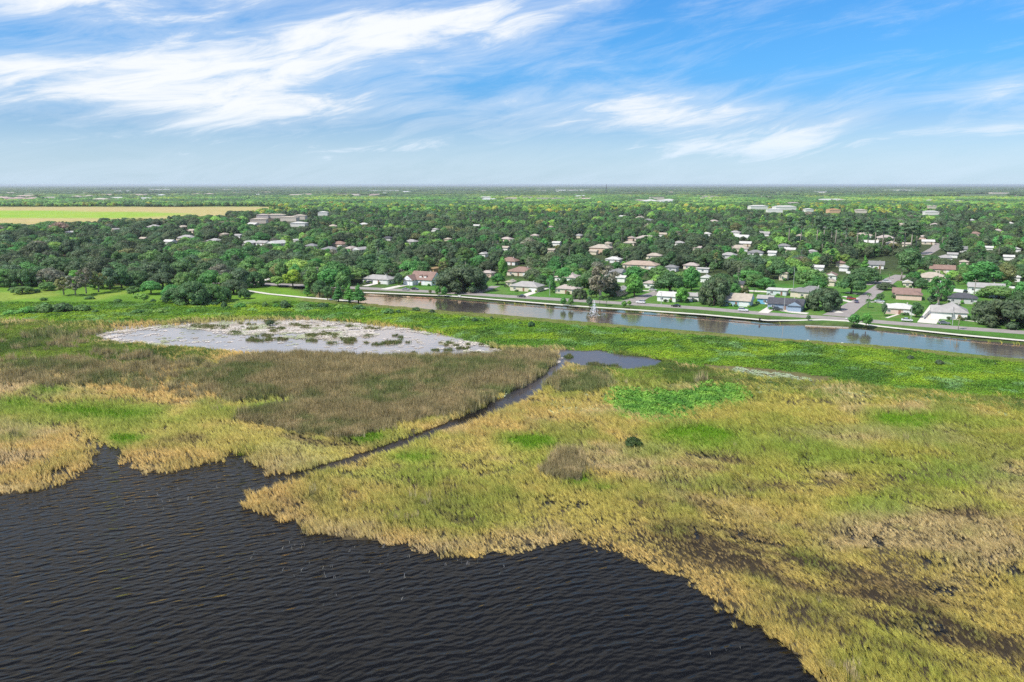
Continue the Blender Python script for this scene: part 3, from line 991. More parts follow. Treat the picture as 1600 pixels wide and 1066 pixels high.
def blade_tuft(name, n, hmin, hmax, spread, width, lean, curl, seed, tip=None):
    """a tuft of narrow blades; colours of single blades vary, tip gives seed heads their own brown"""
    r = random.Random(seed)
    V, F, var = [], [], []
    for i in range(n):
        a = r.uniform(0, 2 * PI); rr = spread * math.sqrt(r.random())
        b0 = Vector((rr * math.cos(a), rr * math.sin(a), -0.15))
        h = r.uniform(hmin, hmax)
        d = Vector((lean[0], lean[1], 0)) * r.uniform(0.6, 1.3) + Vector((r.gauss(0, 1), r.gauss(0, 1), 0)) * curl
        wa = r.uniform(0, PI)
        wv = Vector((math.cos(wa), math.sin(wa), 0)) * width * r.uniform(0.7, 1.3)
        p1 = b0 + Vector((0, 0, h * 0.55)) + d * h * 0.35
        p2 = b0 + Vector((0, 0, h)) + d * h
        b = len(V)
        V += [tuple(b0 - wv * 0.6), tuple(b0 + wv * 0.6), tuple(p1 - wv), tuple(p1 + wv), tuple(p2)]
        F += [(b, b + 1, b + 3, b + 2), (b + 2, b + 3, b + 4)]
        g = r.uniform(0.7, 1.25)
        c = (g * r.uniform(0.95, 1.06), g, g * r.uniform(0.85, 1.1))
        var += [c, tuple(q * k for q, k in zip(c, tip)) if tip else c]
    return hidden_object(name, leafmesh(name, V, F, var, BLADE))


def leaf_clump(name, n, spread, hmax, size, seed):
    r = random.Random(seed)
    V, F, var = [], [], []
    for i in range(n):
        a = r.uniform(0, 2 * PI); rr = spread * math.sqrt(r.random())
        z = hmax * (1 - (rr / spread) ** 2 * 0.75) * r.uniform(0.55, 1.05)
        p = Vector((rr * math.cos(a), rr * math.sin(a), z))
        nrm = Vector((math.cos(a) * rr / spread * 0.7 + r.uniform(-0.5, 0.5), math.sin(a) * rr / spread * 0.7 + r.uniform(-0.5, 0.5), 1)).normalized()
        t = Matrix.Rotation(r.uniform(0, 2 * PI), 3, nrm) @ nrm.orthogonal().normalized()
        q = nrm.cross(t); s = size * r.uniform(0.6, 1.3)
        b = len(V)
        V += [tuple(p - t * s), tuple(p - q * s * 0.6), tuple(p + t * s), tuple(p + q * s * 0.6)]
        F.append((b, b + 1, b + 2, b + 3))
        g = r.uniform(0.7, 1.3)
        var.append((g * r.uniform(0.9, 1.1), g, g))
    return hidden_object(name, leafmesh(name, V, F, var, BLADE))


PADM = tint_mat('pad', 0.32, 0.5, 0.0, vary=0.1)


def pad_cluster(name, n, spread, size, seed):
    r = random.Random(seed)
    V, F, var = [], [], []
    for i in range(n):
        a = r.uniform(0, 2 * PI); rr = spread * math.sqrt(r.random()); s = size * r.uniform(0.6, 1.3)
        b = len(V); z = 0.02 + 0.004 * i + r.uniform(0, 0.05)
        ph = r.uniform(0, 6)
        k = 8
        V += [(rr * math.cos(a) + s * math.cos(ph + 2 * PI * j / k * 0.96), rr * math.sin(a) + s * math.sin(ph + 2 * PI * j / k * 0.96), z + (0.03 if j % 3 == 0 else 0)) for j in range(k)]
        F.append(tuple(range(b, b + k)))
        g = r.uniform(0.75, 1.15)
        var.append((g, g * r.uniform(0.94, 1.03), g * r.uniform(0.85, 1.05)))
    return hidden_object(name, leafmesh(name, V, F, var, PADM))


def scatter(name, protos, x, y, z, scale, rot, tint, label, cat, kind='stuff', sz=None, tilt=None):
    """one mass of plants nobody could count: a cloud of points that carries a plant on each"""
    n = len(x)
    if n == 0: return None
    me = bpy.data.meshes.new(name)
    me.vertices.add(n)
    me.vertices.foreach_set('co', np.stack([x, y, z], 1).astype(np.float32).ravel())
    def fa(nm, typ, key, arr):
        a = me.attributes.new(nm, typ, 'POINT'); a.data.foreach_set(key, np.ascontiguousarray(arr).ravel())
    s3 = np.stack([scale, scale, scale if sz is None else sz], 1).astype(np.float32)
    r3 = np.zeros((n, 3), np.float32); r3[:, 2] = rot
    if tilt is not None: r3[:, 0] = tilt[0]; r3[:, 1] = tilt[1]
    fa('sc', 'FLOAT_VECTOR', 'vector', s3)
    fa('ro', 'FLOAT_VECTOR', 'vector', r3)
    fa('pick', 'INT', 'value', rng.integers(0, len(protos), n).astype(np.int32))
    fa('tint', 'FLOAT_COLOR', 'color', np.concatenate([tint, np.ones((n, 1))], 1).astype(np.float32))
    o = obj(name, me)
    ng = bpy.data.node_groups.new(name, 'GeometryNodeTree')
    ng.interface.new_socket('Geometry', in_out='INPUT', socket_type='NodeSocketGeometry')
    ng.interface.new_socket('Geometry', in_out='OUTPUT', socket_type='NodeSocketGeometry')
    N, Lk = ng.nodes, ng.links
    gi, go = N.new('NodeGroupInput'), N.new('NodeGroupOutput')
    jn = N.new('GeometryNodeJoinGeometry')
    for p in protos[::-1]:
        oi = N.new('GeometryNodeObjectInfo'); oi.inputs['Object'].default_value = p; oi.inputs['As Instance'].default_value = True
        Lk.new(oi.outputs['Geometry'], jn.inputs[0])
    ip = N.new('GeometryNodeInstanceOnPoints')
    def na(nm, typ):
        a = N.new('GeometryNodeInputNamedAttribute'); a.data_type = typ; a.inputs['Name'].default_value = nm
        return a.outputs['Attribute']
    Lk.new(gi.outputs[0], ip.inputs['Points']); Lk.new(jn.outputs[0], ip.inputs['Instance'])
    ip.inputs['Pick Instance'].default_value = True
    Lk.new(na('pick', 'INT'), ip.inputs['Instance Index'])
    er = N.new('FunctionNodeEulerToRotation'); Lk.new(na('ro', 'FLOAT_VECTOR'), er.inputs[0])
    Lk.new(er.outputs[0], ip.inputs['Rotation'])
    Lk.new(na('sc', 'FLOAT_VECTOR'), ip.inputs['Scale'])
    Lk.new(ip.outputs[0], go.inputs[0])
    md = o.modifiers.new('scatter', 'NODES'); md.node_group = ng
    return tag(o, label, cat, kind=kind)


# ================================================================== MARSH VEGETATION
def candidates(bands, margin=1.14):
    xs, ys = [], []
    for y0, y1, dens in bands:
        hw = 0.66 * margin * y1 + 62
        n = int((y1 - y0) * 2 * hw * dens)
        x = rng.uniform(-hw, hw, n); y = rng.uniform(y0, y1, n)
        keep = np.abs(x) < 0.66 * margin * y + 62
        keep &= (np.abs(x) < 0.66 * 1.08 * y + 6) | (rng.random(n) < 0.55)
        xs.append(x[keep]); ys.append(y[keep])
    return np.concatenate(xs), np.concatenate(ys)


def C3(*c): return np.array(c)[None, :]


def build_marsh():
    x, y = candidates([(78, 110, 14), (110, 150, 11.5), (150, 210, 8.0), (210, 300, 3.6), (300, 400, 1.3)])
    n = len(x)
    h = ground_height(x, y)
    lake = zone('lake', x + (fbm(x, y, 2.2, 301, 3) - 0.5) * 5, y + (fbm(x, y, 2.6, 302, 3) - 0.5) * 5, 3.2, 3); ch = zone('channel', x, y, 0.8)
    water = np.maximum.reduce([lake, ch * 1.5, zone('pond', x, y, 2.5) * 1.3, zone('pond2', x, y, 2.5) * 1.3, zone('canal', x, y, 0) * 1.6])
    brown = zone('brown', x, y, 4, 8); green = zone('green', x, y, 3, 3); olive = zone('olive', x, y, 6, 12)
    dkg = zone('darkgreen', x, y, 6, 14); emer = zone('emerald', x, y, 2, 3); lime = zone('lime', x, y, 3, 3); thin = zone('thin', x, y, 5, 6)
    field = zone('field', x, y, 2, 3); bank = zone('bankgrass', x, y, 1.0, 3); town = zone('town', x, y, 0)
    gl = zone('goldleft', x, y, 3, 3)
    n1 = fbm(x, y, 10, 41); n2 = fbm(x, y, 3.2, 43, 3); n3 = fbm(x, y, 28, 47)
    u, v, d = px(x, y)
    land = (water < 0.42) & (town < 0.3)
    dirt = zone('dirt', x, y, 2.5, 3)
    land &= (dirt + (rng.random(n) - 0.5) * 0.9 < 0.52)
    rd = rng.random(n)
    rdn = rng.random(n)
    sel_green = land & (rdn < 0.75) & ((green > 0.5) | (field > 0.5))
    rest = land & ~((green > 0.5) | (field > 0.5))
    sel_em = rest & (emer > 0.12) & (emer + (n1 - 0.5) * 0.9 + (n2 - 0.5) * 0.5 + (rng.random(n) - 0.5) * 0.6 > 0.5)
    rest &= ~sel_em
    r2 = rng.random(n) - 0.5
    sel_brown = rest & (brown + (n1 - 0.5) * 0.7 + (n2 - 0.5) * 0.5 + r2 * 0.35 > 0.47)
    rest &= ~sel_brown
    jit = (n1 - 0.5) * 1.0 + (n2 - 0.5) * 0.6 + r2 * 0.5
    sel_grass = rest & ((lime * 0.9 + jit > 0.80) | (olive + jit > 0.5) | (dkg + jit > 0.5))
    rest &= ~sel_grass
    # ragged shore: tufts thin out towards the open lake
    edge = np.clip(1 - lake * 2.0, 0, 1)
    # clearings where stems have lain down
    wav = fbm(x * 0.55 + y * 0.83, (y * 0.55 - x * 0.83) * 0.28, 3.2, 91, 3)
    dens_g = 0.80 * np.clip(0.25 + edge, 0, 1) * (1 - 0.58 * thin * np.clip((wav - 0.40) * 5, 0, 1)) * np.clip(0.50 + 1.5 * (n2 - 0.33), 0.18, 1)
    dens_g *= 1 - 0.38 * np.clip((wav - 0.5) * 6, 0, 1)
    sel_gold = rest & (rd < dens_g) & (bank < 0.05) & (zone('canal', x, y) < 0.01)
    yaw = rng.normal(0, 0.35, n)
    # ---- golden reeds
    T = [blade_tuft('golden_tuft', 10, 0.65, 1.6, 0.13, 0.027, (-0.50, 0.34), 0.13, 200 + i) for i in range(7)]
    s = sel_gold
    yg = np.clip((u - 480) / 700, 0, 1)[:, None] * 0.6 + np.clip((n3 - 0.45) * 4, 0, 1)[:, None] * 0.5
    shore = np.clip(zone('shore', x, y, 4) * 3.0, 0, 1)[:, None]
    gr_ok = 1 - 0.92 * shore
    yg = yg * (1 - 0.6 * shore)
    gold = lerp(C3(0.68, 0.47, 0.18), C3(0.52, 0.45, 0.11), np.clip(yg, 0, 1))
    gold = lerp(gold, C3(0.62, 0.47, 0.27), np.clip((fbm(x, y * 1.3, 24, 67) - 0.50) * 6, 0, 1)[:, None] * 0.75)
    gold = lerp(gold, C3(0.46, 0.50, 0.09), np.clip((fbm(x, y * 1.3, 31, 68) - 0.52) * 6, 0, 1)[:, None] * 0.6 * gr_ok)
    gold = lerp(gold, C3(0.26, 0.33, 0.055), np.clip((fbm(x, y, 17, 61) - 0.56) * 7, 0, 1)[:, None] * np.clip((240 - v) * 0 + (v < 830), 0, 1)[:, None] * 0.55 * gr_ok)
    gold = lerp(gold, C3(0.25, 0.17, 0.085), np.clip(thin * 1.25, 0, 1)[:, None] * np.clip((wav - 0.30) * 4, 0, 1)[:, None] * 0.85)
    gold = lerp(gold, C3(0.30, 0.40, 0.06), np.clip(zone('limesoft', x, y, 8, 5) * 1.1 + (n1 - 0.5) * 1.2 + (n2 - 0.5) * 0.5, 0, 1)[:, None] * 0.7 * gr_ok)
    gold = lerp(gold, C3(0.24, 0.36, 0.04), np.clip(lime * 1.3 + (n1 - 0.5) * 0.8, 0, 1)[:, None] * 0.75)
    gold *= (0.72 + 0.56 * rng.random((n, 1)))
    far = np.clip(d / 165, 0.80, 1.5)
    sc = far * rng.uniform(0.8, 1.2, n)
    hz = np.clip(0.75 + (n1 - 0.5) * 1.1, 0.5, 1.2) * (1 - 0.35 * thin)
    scatter('golden_reeds', T, x[s], y[s], np.maximum(h[s], -0.12), sc[s], yaw[s], gold[s], 'golden dry reed bed standing along the dark lake shore', 'reeds', sz=(sc * hz)[s])
    # ---- brown bulrushes
    T = [blade_tuft('brown_tuft', 18, 1.2, 2.3, 0.6, 0.035, (-0.10, 0.05), 0.12, 230 + i, tip=(1.12, 1.03, 0.97)) for i in range(3)]
    s = sel_brown & (rd < 0.70)
    gr = np.clip((fbm(x, y, 18, 65) - 0.47) * 7, 0, 1)[:, None]
    bc = lerp(C3(0.31, 0.28, 0.165), C3(0.15, 0.205, 0.075), gr * 0.85)
    bc = lerp(bc, C3(0.45, 0.385, 0.235), np.clip((n2 - 0.5) * 5, 0, 1)[:, None] * 0.7) * (0.65 + 0.7 * rng.random((n, 1)))
    scatter('brown_rushes', T, x[s], y[s], h[s], sc[s], yaw[s] * 3, bc[s], 'tall brown rush bed beside the pond and channel', 'rushes', sz=(sc * np.clip(0.9 + (n1 - 0.5), 0.6, 1.3))[s])
    # ---- green and lime grass
    T = [blade_tuft('grass_tuft', 22, 0.35, 0.9, 0.55, 0.04, (-0.15, 0.1), 0.25, 260 + i) for i in range(3)]
    s = sel_grass & (rd < 0.72)
    m_l = np.clip(lime * 1.6, 0, 1)[:, None]; m_o = np.clip(np.maximum(olive, dkg) * 1.3, 0, 1)[:, None]
    gc = lerp(C3(0.30, 0.34, 0.07), lerp(C3(0.13, 0.21, 0.05), C3(0.30, 0.40, 0.07), np.clip((fbm(x, y * 1.4, 19, 66) - 0.35) * 3.2, 0, 1)[:, None]), m_o)
    gc = lerp(gc, C3(0.20, 0.37, 0.026), m_l)
    gc = lerp(gc, C3(0.25, 0.20, 0.09), np.clip((n2 - 0.52) * 6, 0, 1)[:, None] * 0.5 * (1 - m_l))
    gc = lerp(gc, C3(0.09, 0.15, 0.035), np.clip((fbm(x, y, 13, 64) - 0.52) * 6, 0, 1)[:, None] * 0.6 * (1 - m_l))
    gc *= (0.75 + 0.5 * rng.random((n, 1)))
    scatter('marsh_grass', T, x[s], y[s], h[s], sc[s], yaw[s] * 5, gc[s], 'green and lime marsh grass in patches among the reeds', 'grass')
    # ---- broad leaved plants of the green band
    T = [leaf_clump('leaf_clump', 34, 0.95, 0.55, 0.17, 290 + i) for i in range(3)]
    s = sel_green & (bank < 0.5) & (rd < 0.92)
    k = np.clip((fbm(x, y * 1.6, 26, 71) - 0.42) * 4, 0, 1)[:, None]
    lc = lerp(C3(0.13, 0.27, 0.025), C3(0.27, 0.40, 0.028), k)
    lc = lerp(lc, C3(0.07, 0.16, 0.028), np.clip((n1 - 0.55) * 6, 0, 1)[:, None] * 0.8)
    lc = lerp(lc, C3(0.22, 0.38, 0.14), np.clip((fbm(x, y, 7, 73, 3) - 0.62) * 8, 0, 1)[:, None] * 0.7)
    lc = lerp(lc, C3(0.055, 0.10, 0.02), np.clip((505 - v) / 60, 0, 1)[:, None] * 0.0)
    lc *= (0.78 + 0.44 * rng.random((n, 1)))
    scg = np.clip(d / 210, 0.9, 1.9) * rng.uniform(0.7, 1.25, n)
    scatter('marsh_plants', T, x[s], y[s], h[s], scg[s], rng.uniform(0, 6.28, s.sum()), lc[s], 'bright green leafy plants covering the bank before the canal', 'plants', sz=(scg * np.clip(0.4 + n1 * 0.9 + (n2 - 0.5) * 0.8, 0.3, 1.4))[s])
    # ---- emerald mat
    s = sel_em
    ec = lerp(C3(0.09, 0.24, 0.035), C3(0.22, 0.42, 0.065), np.clip((n2 - 0.35) * 3, 0, 1)[:, None]) * (0.8 + 0.4 * rng.random((n, 1)))
    T2 = [leaf_clump('emerald_clump', 22, 0.8, 0.55, 0.34, 310 + i) for i in range(2)]
    scatter('emerald_plants', T2, x[s], y[s], h[s], scg[s], rng.uniform(0, 6.28, s.sum()), ec[s], 'emerald mat of leafy water plants amid the golden reeds', 'plants', sz=(scg * np.clip(0.3 + n2 * 1.6, 0.4, 1.6))[s])
    # ---- grass on the near canal bank
    T = [blade_tuft('bank_tuft', 16, 0.1, 0.3, 0.6, 0.05, (0, 0), 0.3, 330 + i) for i in range(2)]
    s = sel_green & (bank >= 0.5)
    kc = lerp(C3(0.17, 0.26, 0.045), C3(0.28, 0.28, 0.09), np.clip((n1 - 0.42) * 4, 0, 1)[:, None]) * (0.85 + 0.3 * rng.random((n, 1)))
    scatter('bank_grass', T, x[s], y[s], h[s], scg[s], rng.uniform(0, 6.28, s.sum()), kc[s], 'mown grass strip along the near canal bank', 'grass')
    # ---- floating pads
    x, y = candidates([(190, 260, 0.9), (260, 380, 1.3)])
    wz = zone('white', x, y, 4, 5) * np.clip(0.55 + 2.6 * (fbm(x, y * 1.6, 11, 81) - 0.45), 0.05, 1.3)
    pond = np.maximum(zone('pond', x, y, 2.5), zone('pond2', x, y, 2.5))
    chn = zone('channel', x, y, 1)
    rr = rng.random(len(x))
    s = ((zone('pond', x, y, 2.5) > 0.3) & (rr < np.maximum(np.clip(wz * 2.2 - 0.35, 0, 0.95), 0.02 + 0.3 * (pond < 0.75) * (fbm(x, y, 8, 83) > 0.48)))) | ((zone('white', x, y, 2, 5) > 0.5) & (pond < 0.3) & (rr < 0.7))
    pc = lerp(C3(0.66, 0.585, 0.52), C3(0.34, 0.27, 0.17), np.clip((fbm(x, y * 1.5, 5, 84) - 0.5) * 5, 0, 1)[:, None] * 0.75)  # pale tone puts the sky's glare into the pad colour
    pc = lerp(pc, C3(0.30, 0.36, 0.12), np.clip((fbm(x, y, 9, 85) - 0.55) * 8, 0, 1)[:, None] * 0.7) * (0.8 + 0.35 * rng.random((len(x), 1)))
    T = [pad_cluster('pad_cluster', 11, 0.95, 0.26, 350 + i) for i in range(3)]
    scatter('lily_pads', T, x[s], y[s], np.full(s.sum(), 0.045), rng.uniform(0.8, 1.7, s.sum()), rng.uniform(0, 6.28, s.sum()), pc[s], 'pale cream lily pads floating on the shallow pond', 'lily pads')
    # ---- sparse pads and mats at the marsh edge (whitish flecks)
    x, y = candidates([(150, 340, 0.9)])
    v_c = px(x, y)[1]
    m = (zone('darkgreen', x, y, 5) + zone('thin', x, y, 4) * 0.0 > 0.35) & (fbm(x, y, 11, 87) > 0.56) & (zone('canal', x, y) < 0.1)
    wet = np.maximum.reduce([zone('channel', x, y, 0.8), zone('pond2', x, y, 2.5) * 0.6, zone('pond', x, y, 2.5)]) 
    m &= wet < 0.1
    m |= (wet < 0.1) & (zone('canal', x, y) < 0.02) & (v_c > 545) & (fbm(x, y, 16, 88) > 0.66) & (zone('green', x, y) < 0.1) & (zone('lake', x, y) < 0.05) & (zone('town', x, y) < 0.1) & (y > 200)
    pc = lerp(C3(0.42, 0.46, 0.30), C3(0.28, 0.36, 0.14), rng.random((len(x), 1)))
    scatter('marsh_pads', T, x[m], y[m], np.maximum(ground_height(x[m], y[m]), 0.0) + 0.05, rng.uniform(0.6, 1.3, m.sum()), rng.uniform(0, 6.28, m.sum()), pc[m], 'scattered pale pads flecking the wet marsh edge', 'lily pads')
    # ---- tussocks standing in the pond
    tx, ty = [], []
    tus = [(315, 510, 20, 3, 60), (335, 512, 24, 4, 80), (422, 503, 8, 4, 40), (609, 536, 15, 3, 60), (545, 531, 12, 3, 40), (930, 572, 14, 4, 50), (888, 558, 6, 3, 30), (960, 574, 14, 3, 30)]
    for _ in range(75):
        if random.random() < 0.65: cu, cv = random.uniform(360, 640), random.uniform(508, 538)
        else: cu, cv = random.uniform(640, 770), random.uniform(528, 552)
        q = random.random() ** 2
        tus.append((cu, cv + (cu - 500) * 0.02, 2 + 9 * q, 0.8 + 2.0 * q, int(3 + 26 * q)))
    for (cu, cv, ru, rv, k) in tus:
        for _ in range(k):
            a = rng.uniform(0, 6.28); q = math.sqrt(rng.random())
            p = gp(cu + ru * q * math.cos(a), cv + rv * q * math.sin(a)); tx.append(p[0]); ty.append(p[1])
    tx, ty = np.array(tx), np.array(ty)
    kp = np.maximum(zone('pond', tx, ty, 2.5), zone('pond2', tx, ty, 2.5)) > 0.3
    tx, ty = tx[kp], ty[kp]
    T = [blade_tuft('tussock', 18, 0.5, 1.2, 0.7, 0.06, (0, 0), 0.3, 370 + i) for i in range(2)]
    tc = lerp(C3(0.09, 0.16, 0.04), C3(0.24, 0.21, 0.10), rng.random((len(tx), 1)))
    scatter('pond_tussocks', T, tx, ty, np.full(len(tx), 0.0), rng.uniform(0.6, 1.25, len(tx)), rng.uniform(0, 6.28, len(tx)), tc, 'dark grassy tussocks standing in the pale pond', 'grass')
    # ---- bleached stems standing in the open lake
    x, y = candidates([(84, 150, 0.75)])
    u, v, d = px(x, y)
    k = np.maximum.reduce([np.exp(-((u - 520) / 110) ** 2 - ((v - 885) / 45) ** 2), 0.8 * np.exp(-((u - 300) / 90) ** 2 - ((v - 775) / 22) ** 2), 0.8 * np.exp(-((u - 690) / 120) ** 2 - ((v - 880) / 14) ** 2), 0.5 * np.exp(-((u - 1180) / 120) ** 2 - ((v - 1000) / 30) ** 2)])
    s = (zone('lake', x, y, 2) > 0.35) & (rng.random(len(x)) < k * 0.36 * np.clip(fbm(x, y, 5, 95) * 2.4 - 0.6, 0, 1))
    T = [blade_tuft('dead_stem', 3, 0.3, 0.9, 0.3, 0.018, (0.05, 0), 0.25, 390 + i) for i in range(3)]
    scatter('dead_stems', T, x[s], y[s], np.full(s.sum(), 0.05), rng.uniform(0.7, 1.2, s.sum()), rng.uniform(0, 6.28, s.sum()), np.tile(C3(0.50, 0.48, 0.46), (s.sum(), 1)), 'bleached dead stems poking out of the dark lake', 'reeds')


build_marsh()

# ================================================================== NAMES FOR PLACES: landmarks that labels refer to
LANDMARKS = []                       # (u, v, short name)
ORD = ['', 'second ', 'third ', 'fourth ', 'fifth ', 'sixth ', 'seventh ', 'eighth ', 'ninth ', 'tenth ', 'eleventh ', 'twelfth ']
_used_rel = {}
_pending = []                        # (object, desc, u, v) labelled at the end


def later_label(o, desc, u, v, skip=None):
    _pending.append((o, desc, u, v, skip))


def finish_labels():
    rows = {}
    for o, desc, u, v, skip in _pending:
        best = min((l for l in LANDMARKS if l[2] != skip), key=lambda l: (l[0] - u) ** 2 + ((l[1] - v) * 2.4) ** 2)
        du, dv = u - best[0], (v - best[1]) * 2.4
        if abs(du) > abs(dv): rel = 'left of' if du < 0 else 'right of'
        else: rel = 'behind' if dv < 0 else 'in front of'
        rows.setdefault((desc, rel, best[2]), []).append((du * du + dv * dv, o))
    for (desc, rel, lm), L in rows.items():
        L.sort(key=lambda r: r[0])
        for i, (_, o) in enumerate(L):
            o['label'] = f"{ORD[i] if i < len(ORD) else str(i + 1) + 'th '}{desc} {rel} the {lm}"


# ================================================================== HOUSES
ROADDIR = None
a_, b_ = gp(700, 457, TOWN_Z), gp(1500, 512.5, TOWN_Z)
ROADDIR = math.atan2(b_[1] - a_[1], b_[0] - a_[0])


def roof_mesh(w, d, h, kind, pitch, ov=0.55):
    """hip or gable roof over a w x d block whose walls are h high; ridge along the longer side"""
    swap = d > w
    W, D = (d, w) if swap else (w, d)
    a, b = W / 2 + ov, D / 2 + ov
    z0, z1 = h - 0.06, h + 0.14
    rz = z1 + b * pitch
    rx = max(0.3, a - b * (1.0 if kind == 'hip' else 0.0)) if kind == 'hip' else a
    V = [(-a, -b, z0), (a, -b, z0), (a, b, z0), (-a, b, z0), (-a, -b, z1), (a, -b, z1), (a, b, z1), (-a, b, z1), (-rx, 0, rz), (rx, 0, rz)]
    F = [(3, 2, 1, 0), (0, 1, 5, 4), (2, 3, 7, 6), (1, 2, 6, 5), (3, 0, 4, 7), (4, 5, 9, 8), (6, 7, 8, 9), (5, 6, 9), (7, 4, 8)]
    if kind == 'gable':
        # open undersides at the ends: the gable triangle belongs to the wall
        F = [(3, 2, 1, 0), (0, 1, 5, 4), (2, 3, 7, 6), (4, 5, 9, 8), (6, 7, 8, 9), (1, 2, 6, 5), (3, 0, 4, 7), (5, 6, 9), (7, 4, 8)]
    if kind == 'flat':
        V = [(-a, -b, z0), (a, -b, z0), (a, b, z0), (-a, b, z0), (-a, -b, z1 + 0.1), (a, -b, z1 + 0.1), (a, b, z1 + 0.1), (-a, b, z1 + 0.1)]
        F = [(3, 2, 1, 0), (4, 5, 6, 7), (0, 1, 5, 4), (1, 2, 6, 5), (2, 3, 7, 6), (3, 0, 4, 7)]
    if swap: V = [(-y, x, z) for x, y, z in V]
    me = mesh_of('roof', V, F, ROOFM)
    return me, (rz if kind != 'flat' else z1)


def gable_wall(mb, w, d, h, pitch, ov=0.55):
    """filled triangles under a gable roof, standing 4 cm outside the roof ends"""
    swap = d > w
    W, D = (d, w) if swap else (w, d)
    a = W / 2 + ov + 0.04
    for s in (-1, 1):
        pts = [(s * a, -D / 2 - 0.2, h + 0.16), (s * a, D / 2 + 0.2, h + 0.16), (s * a, 0, h + 0.14 + (D / 2 + ov) * pitch * 0.93)]
        if swap: pts = [(-y, x, z) for x, y, z in pts]
        mb.poly(pts)


def window_meshes():
    f = MB()
    f.box(-0.75, -0.05, -0.62, 0.75, 0.02, -0.5); f.box(-0.75, -0.05, 0.5, 0.75, 0.02, 0.62)
    f.box(-0.75, -0.05, -0.5, -0.63, 0.02, 0.5); f.box(0.63, -0.05, -0.5, 0.75, 0.02, 0.5); f.box(-0.05, -0.05, -0.5, 0.05, 0.02, 0.5)
    g = MB(); g.box(-0.63, -0.025, -0.5, 0.63, 0.015, 0.5)
    return f.mesh('window', WHITE), g.mesh('pane', GLASS)


WINM, PANEM = window_meshes()
_d = MB(); _d.box(-0.5, -0.06, 0, 0.5, 0.02, 2.1); DOORM = _d.mesh('door', mat('door_paint', (0.24, 0.13, 0.09), 0.6, 0.3))
_g = MB()
for k in range(4): _g.box(-2.3, -0.06, 0.02 + k * 0.54, 2.3, 0.02, 0.53 + k * 0.54)
GARM = _g.mesh('garage_door', WHITE)


def add_window(root, x, y, z, rz, sx=1.0):
    w = obj('window', WINM, root, (x, y, z), rz); w.scale = (sx, 1, 1)
    obj('pane', PANEM, w)


def block(root, cx, cy, w, d, h, kind, pitch, wall, roof, rz=0.0):
    mb = MB()
    mb.box(-w / 2, -d / 2, -0.4, w / 2, d / 2, h - 0.07)
    if kind == 'gable': gable_wall(mb, w, d, h, pitch)
    o = mb.build('wall', WALLM, root, loc=(cx, cy, 0), rz=rz); o['tint'] = wall
    me, top = roof_mesh(w, d, h, kind, pitch)
    r = obj('roof', me, root, (cx, cy, 0), rz); r['tint'] = roof
    return top


HOUSES = []
CLEAR = []                           # frame boxes that trees standing nearer leave open


def house(u, v, wpx, roof, wall, kind='hip', label=None, short=None, depth=None, h=2.7, pitch=0.42, rot=None, wing=None, detail=2, clear=True, hpx=None, aspect=0.72, group=None, desc=None, name='house'):
    x, y = gp(u, v, TOWN_Z)
    _, _, dep = px(x, y, TOWN_Z)
    w = wpx / F_PX * dep * 0.86
    d = depth or max(5.5, min(w * aspect, 13))
    ang = ROADDIR if rot is None else rot
    root = empty(name, (x, y + d * 0.35, TOWN_Z), ang)
    if label: tag(root, label, 'building' if name != 'house' else 'house', group)
    else:
        tag(root, 'house', 'building' if name != 'house' else 'house', group)
        later_label(root, desc, u, v)
    top = block(root, 0, 0, w, d, h, kind, pitch, wall, roof)
    if wing:
        for (cx, cy, ww, wd, wk, wp) in wing: block(root, cx * w, cy * d, ww, wd, h + 0.004, wk, wp, wall, roof)
    if detail:
        n = max(1, int(w / 4.2))
        gar = w > 13
        for i in range(n):
            xx = (i + 0.5) / n * w - w / 2
            if gar and i == n - 1: continue
            if i == n // 2 and n > 1: obj('door', DOORM, root, (xx, -d / 2 - 0.03, 0.0))
            else: add_window(root, xx, -d / 2 - 0.03, 1.45, 0)
        if gar: obj('garage_door', GARM, root, (w / 2 - 2.7, -d / 2 - 0.03, 0.0))
        if detail > 1:
            for s in (-1, 1):
                for yy in ((-0.25, 0.25) if d > 7 else (0,)):
                    add_window(root, s * (w / 2 + 0.03), yy * d, 1.45, s * PI / 2)
            v_ = MB(); v_.box(-0.28, -0.28, top - 0.9, 0.28, 0.28, top + 0.35)
            vv_ = v_.build('chimney', CONC, root, loc=(w * 0.22, d * 0.08, 0))
    HOUSES.append((u, v, wpx))
    if short: GARDENS.append((root, w, d, short))
    if short: LANDMARKS.append((u, v - 5, short))
    if clear:
        hp = hpx or wpx * 0.34
        CLEAR.append((u - wpx * 0.46, v - hp, u + wpx * 0.46, v + 1, v) if label and v > 452 else (u - wpx * (0.40 if label else 0.30), v - hp, u + wpx * (0.40 if label else 0.30), v - hp * 0.5, v))
    return root


def T(r, g, b): return (r, g, b)


GARDENS = []


WHT, CRM, PNK, GRYW = T(.72, .71, .68), T(.62, .55, .43), T(.62, .46, .38), T(.5, .5, .48)
R_GRY, R_LGR, R_BRN, R_RED, R_PNK, R_BEI, R_DRK, R_WHT, R_TAN = T(.22, .215, .21), T(.36, .34, .32), T(.26, .17, .14), T(.27, .175, .14), T(.42, .355, .315), T(.42, .36, .29), T(.085, .085, .095), T(.55, .53, .49), T(.42, .36, .29)
RD = ROADDIR

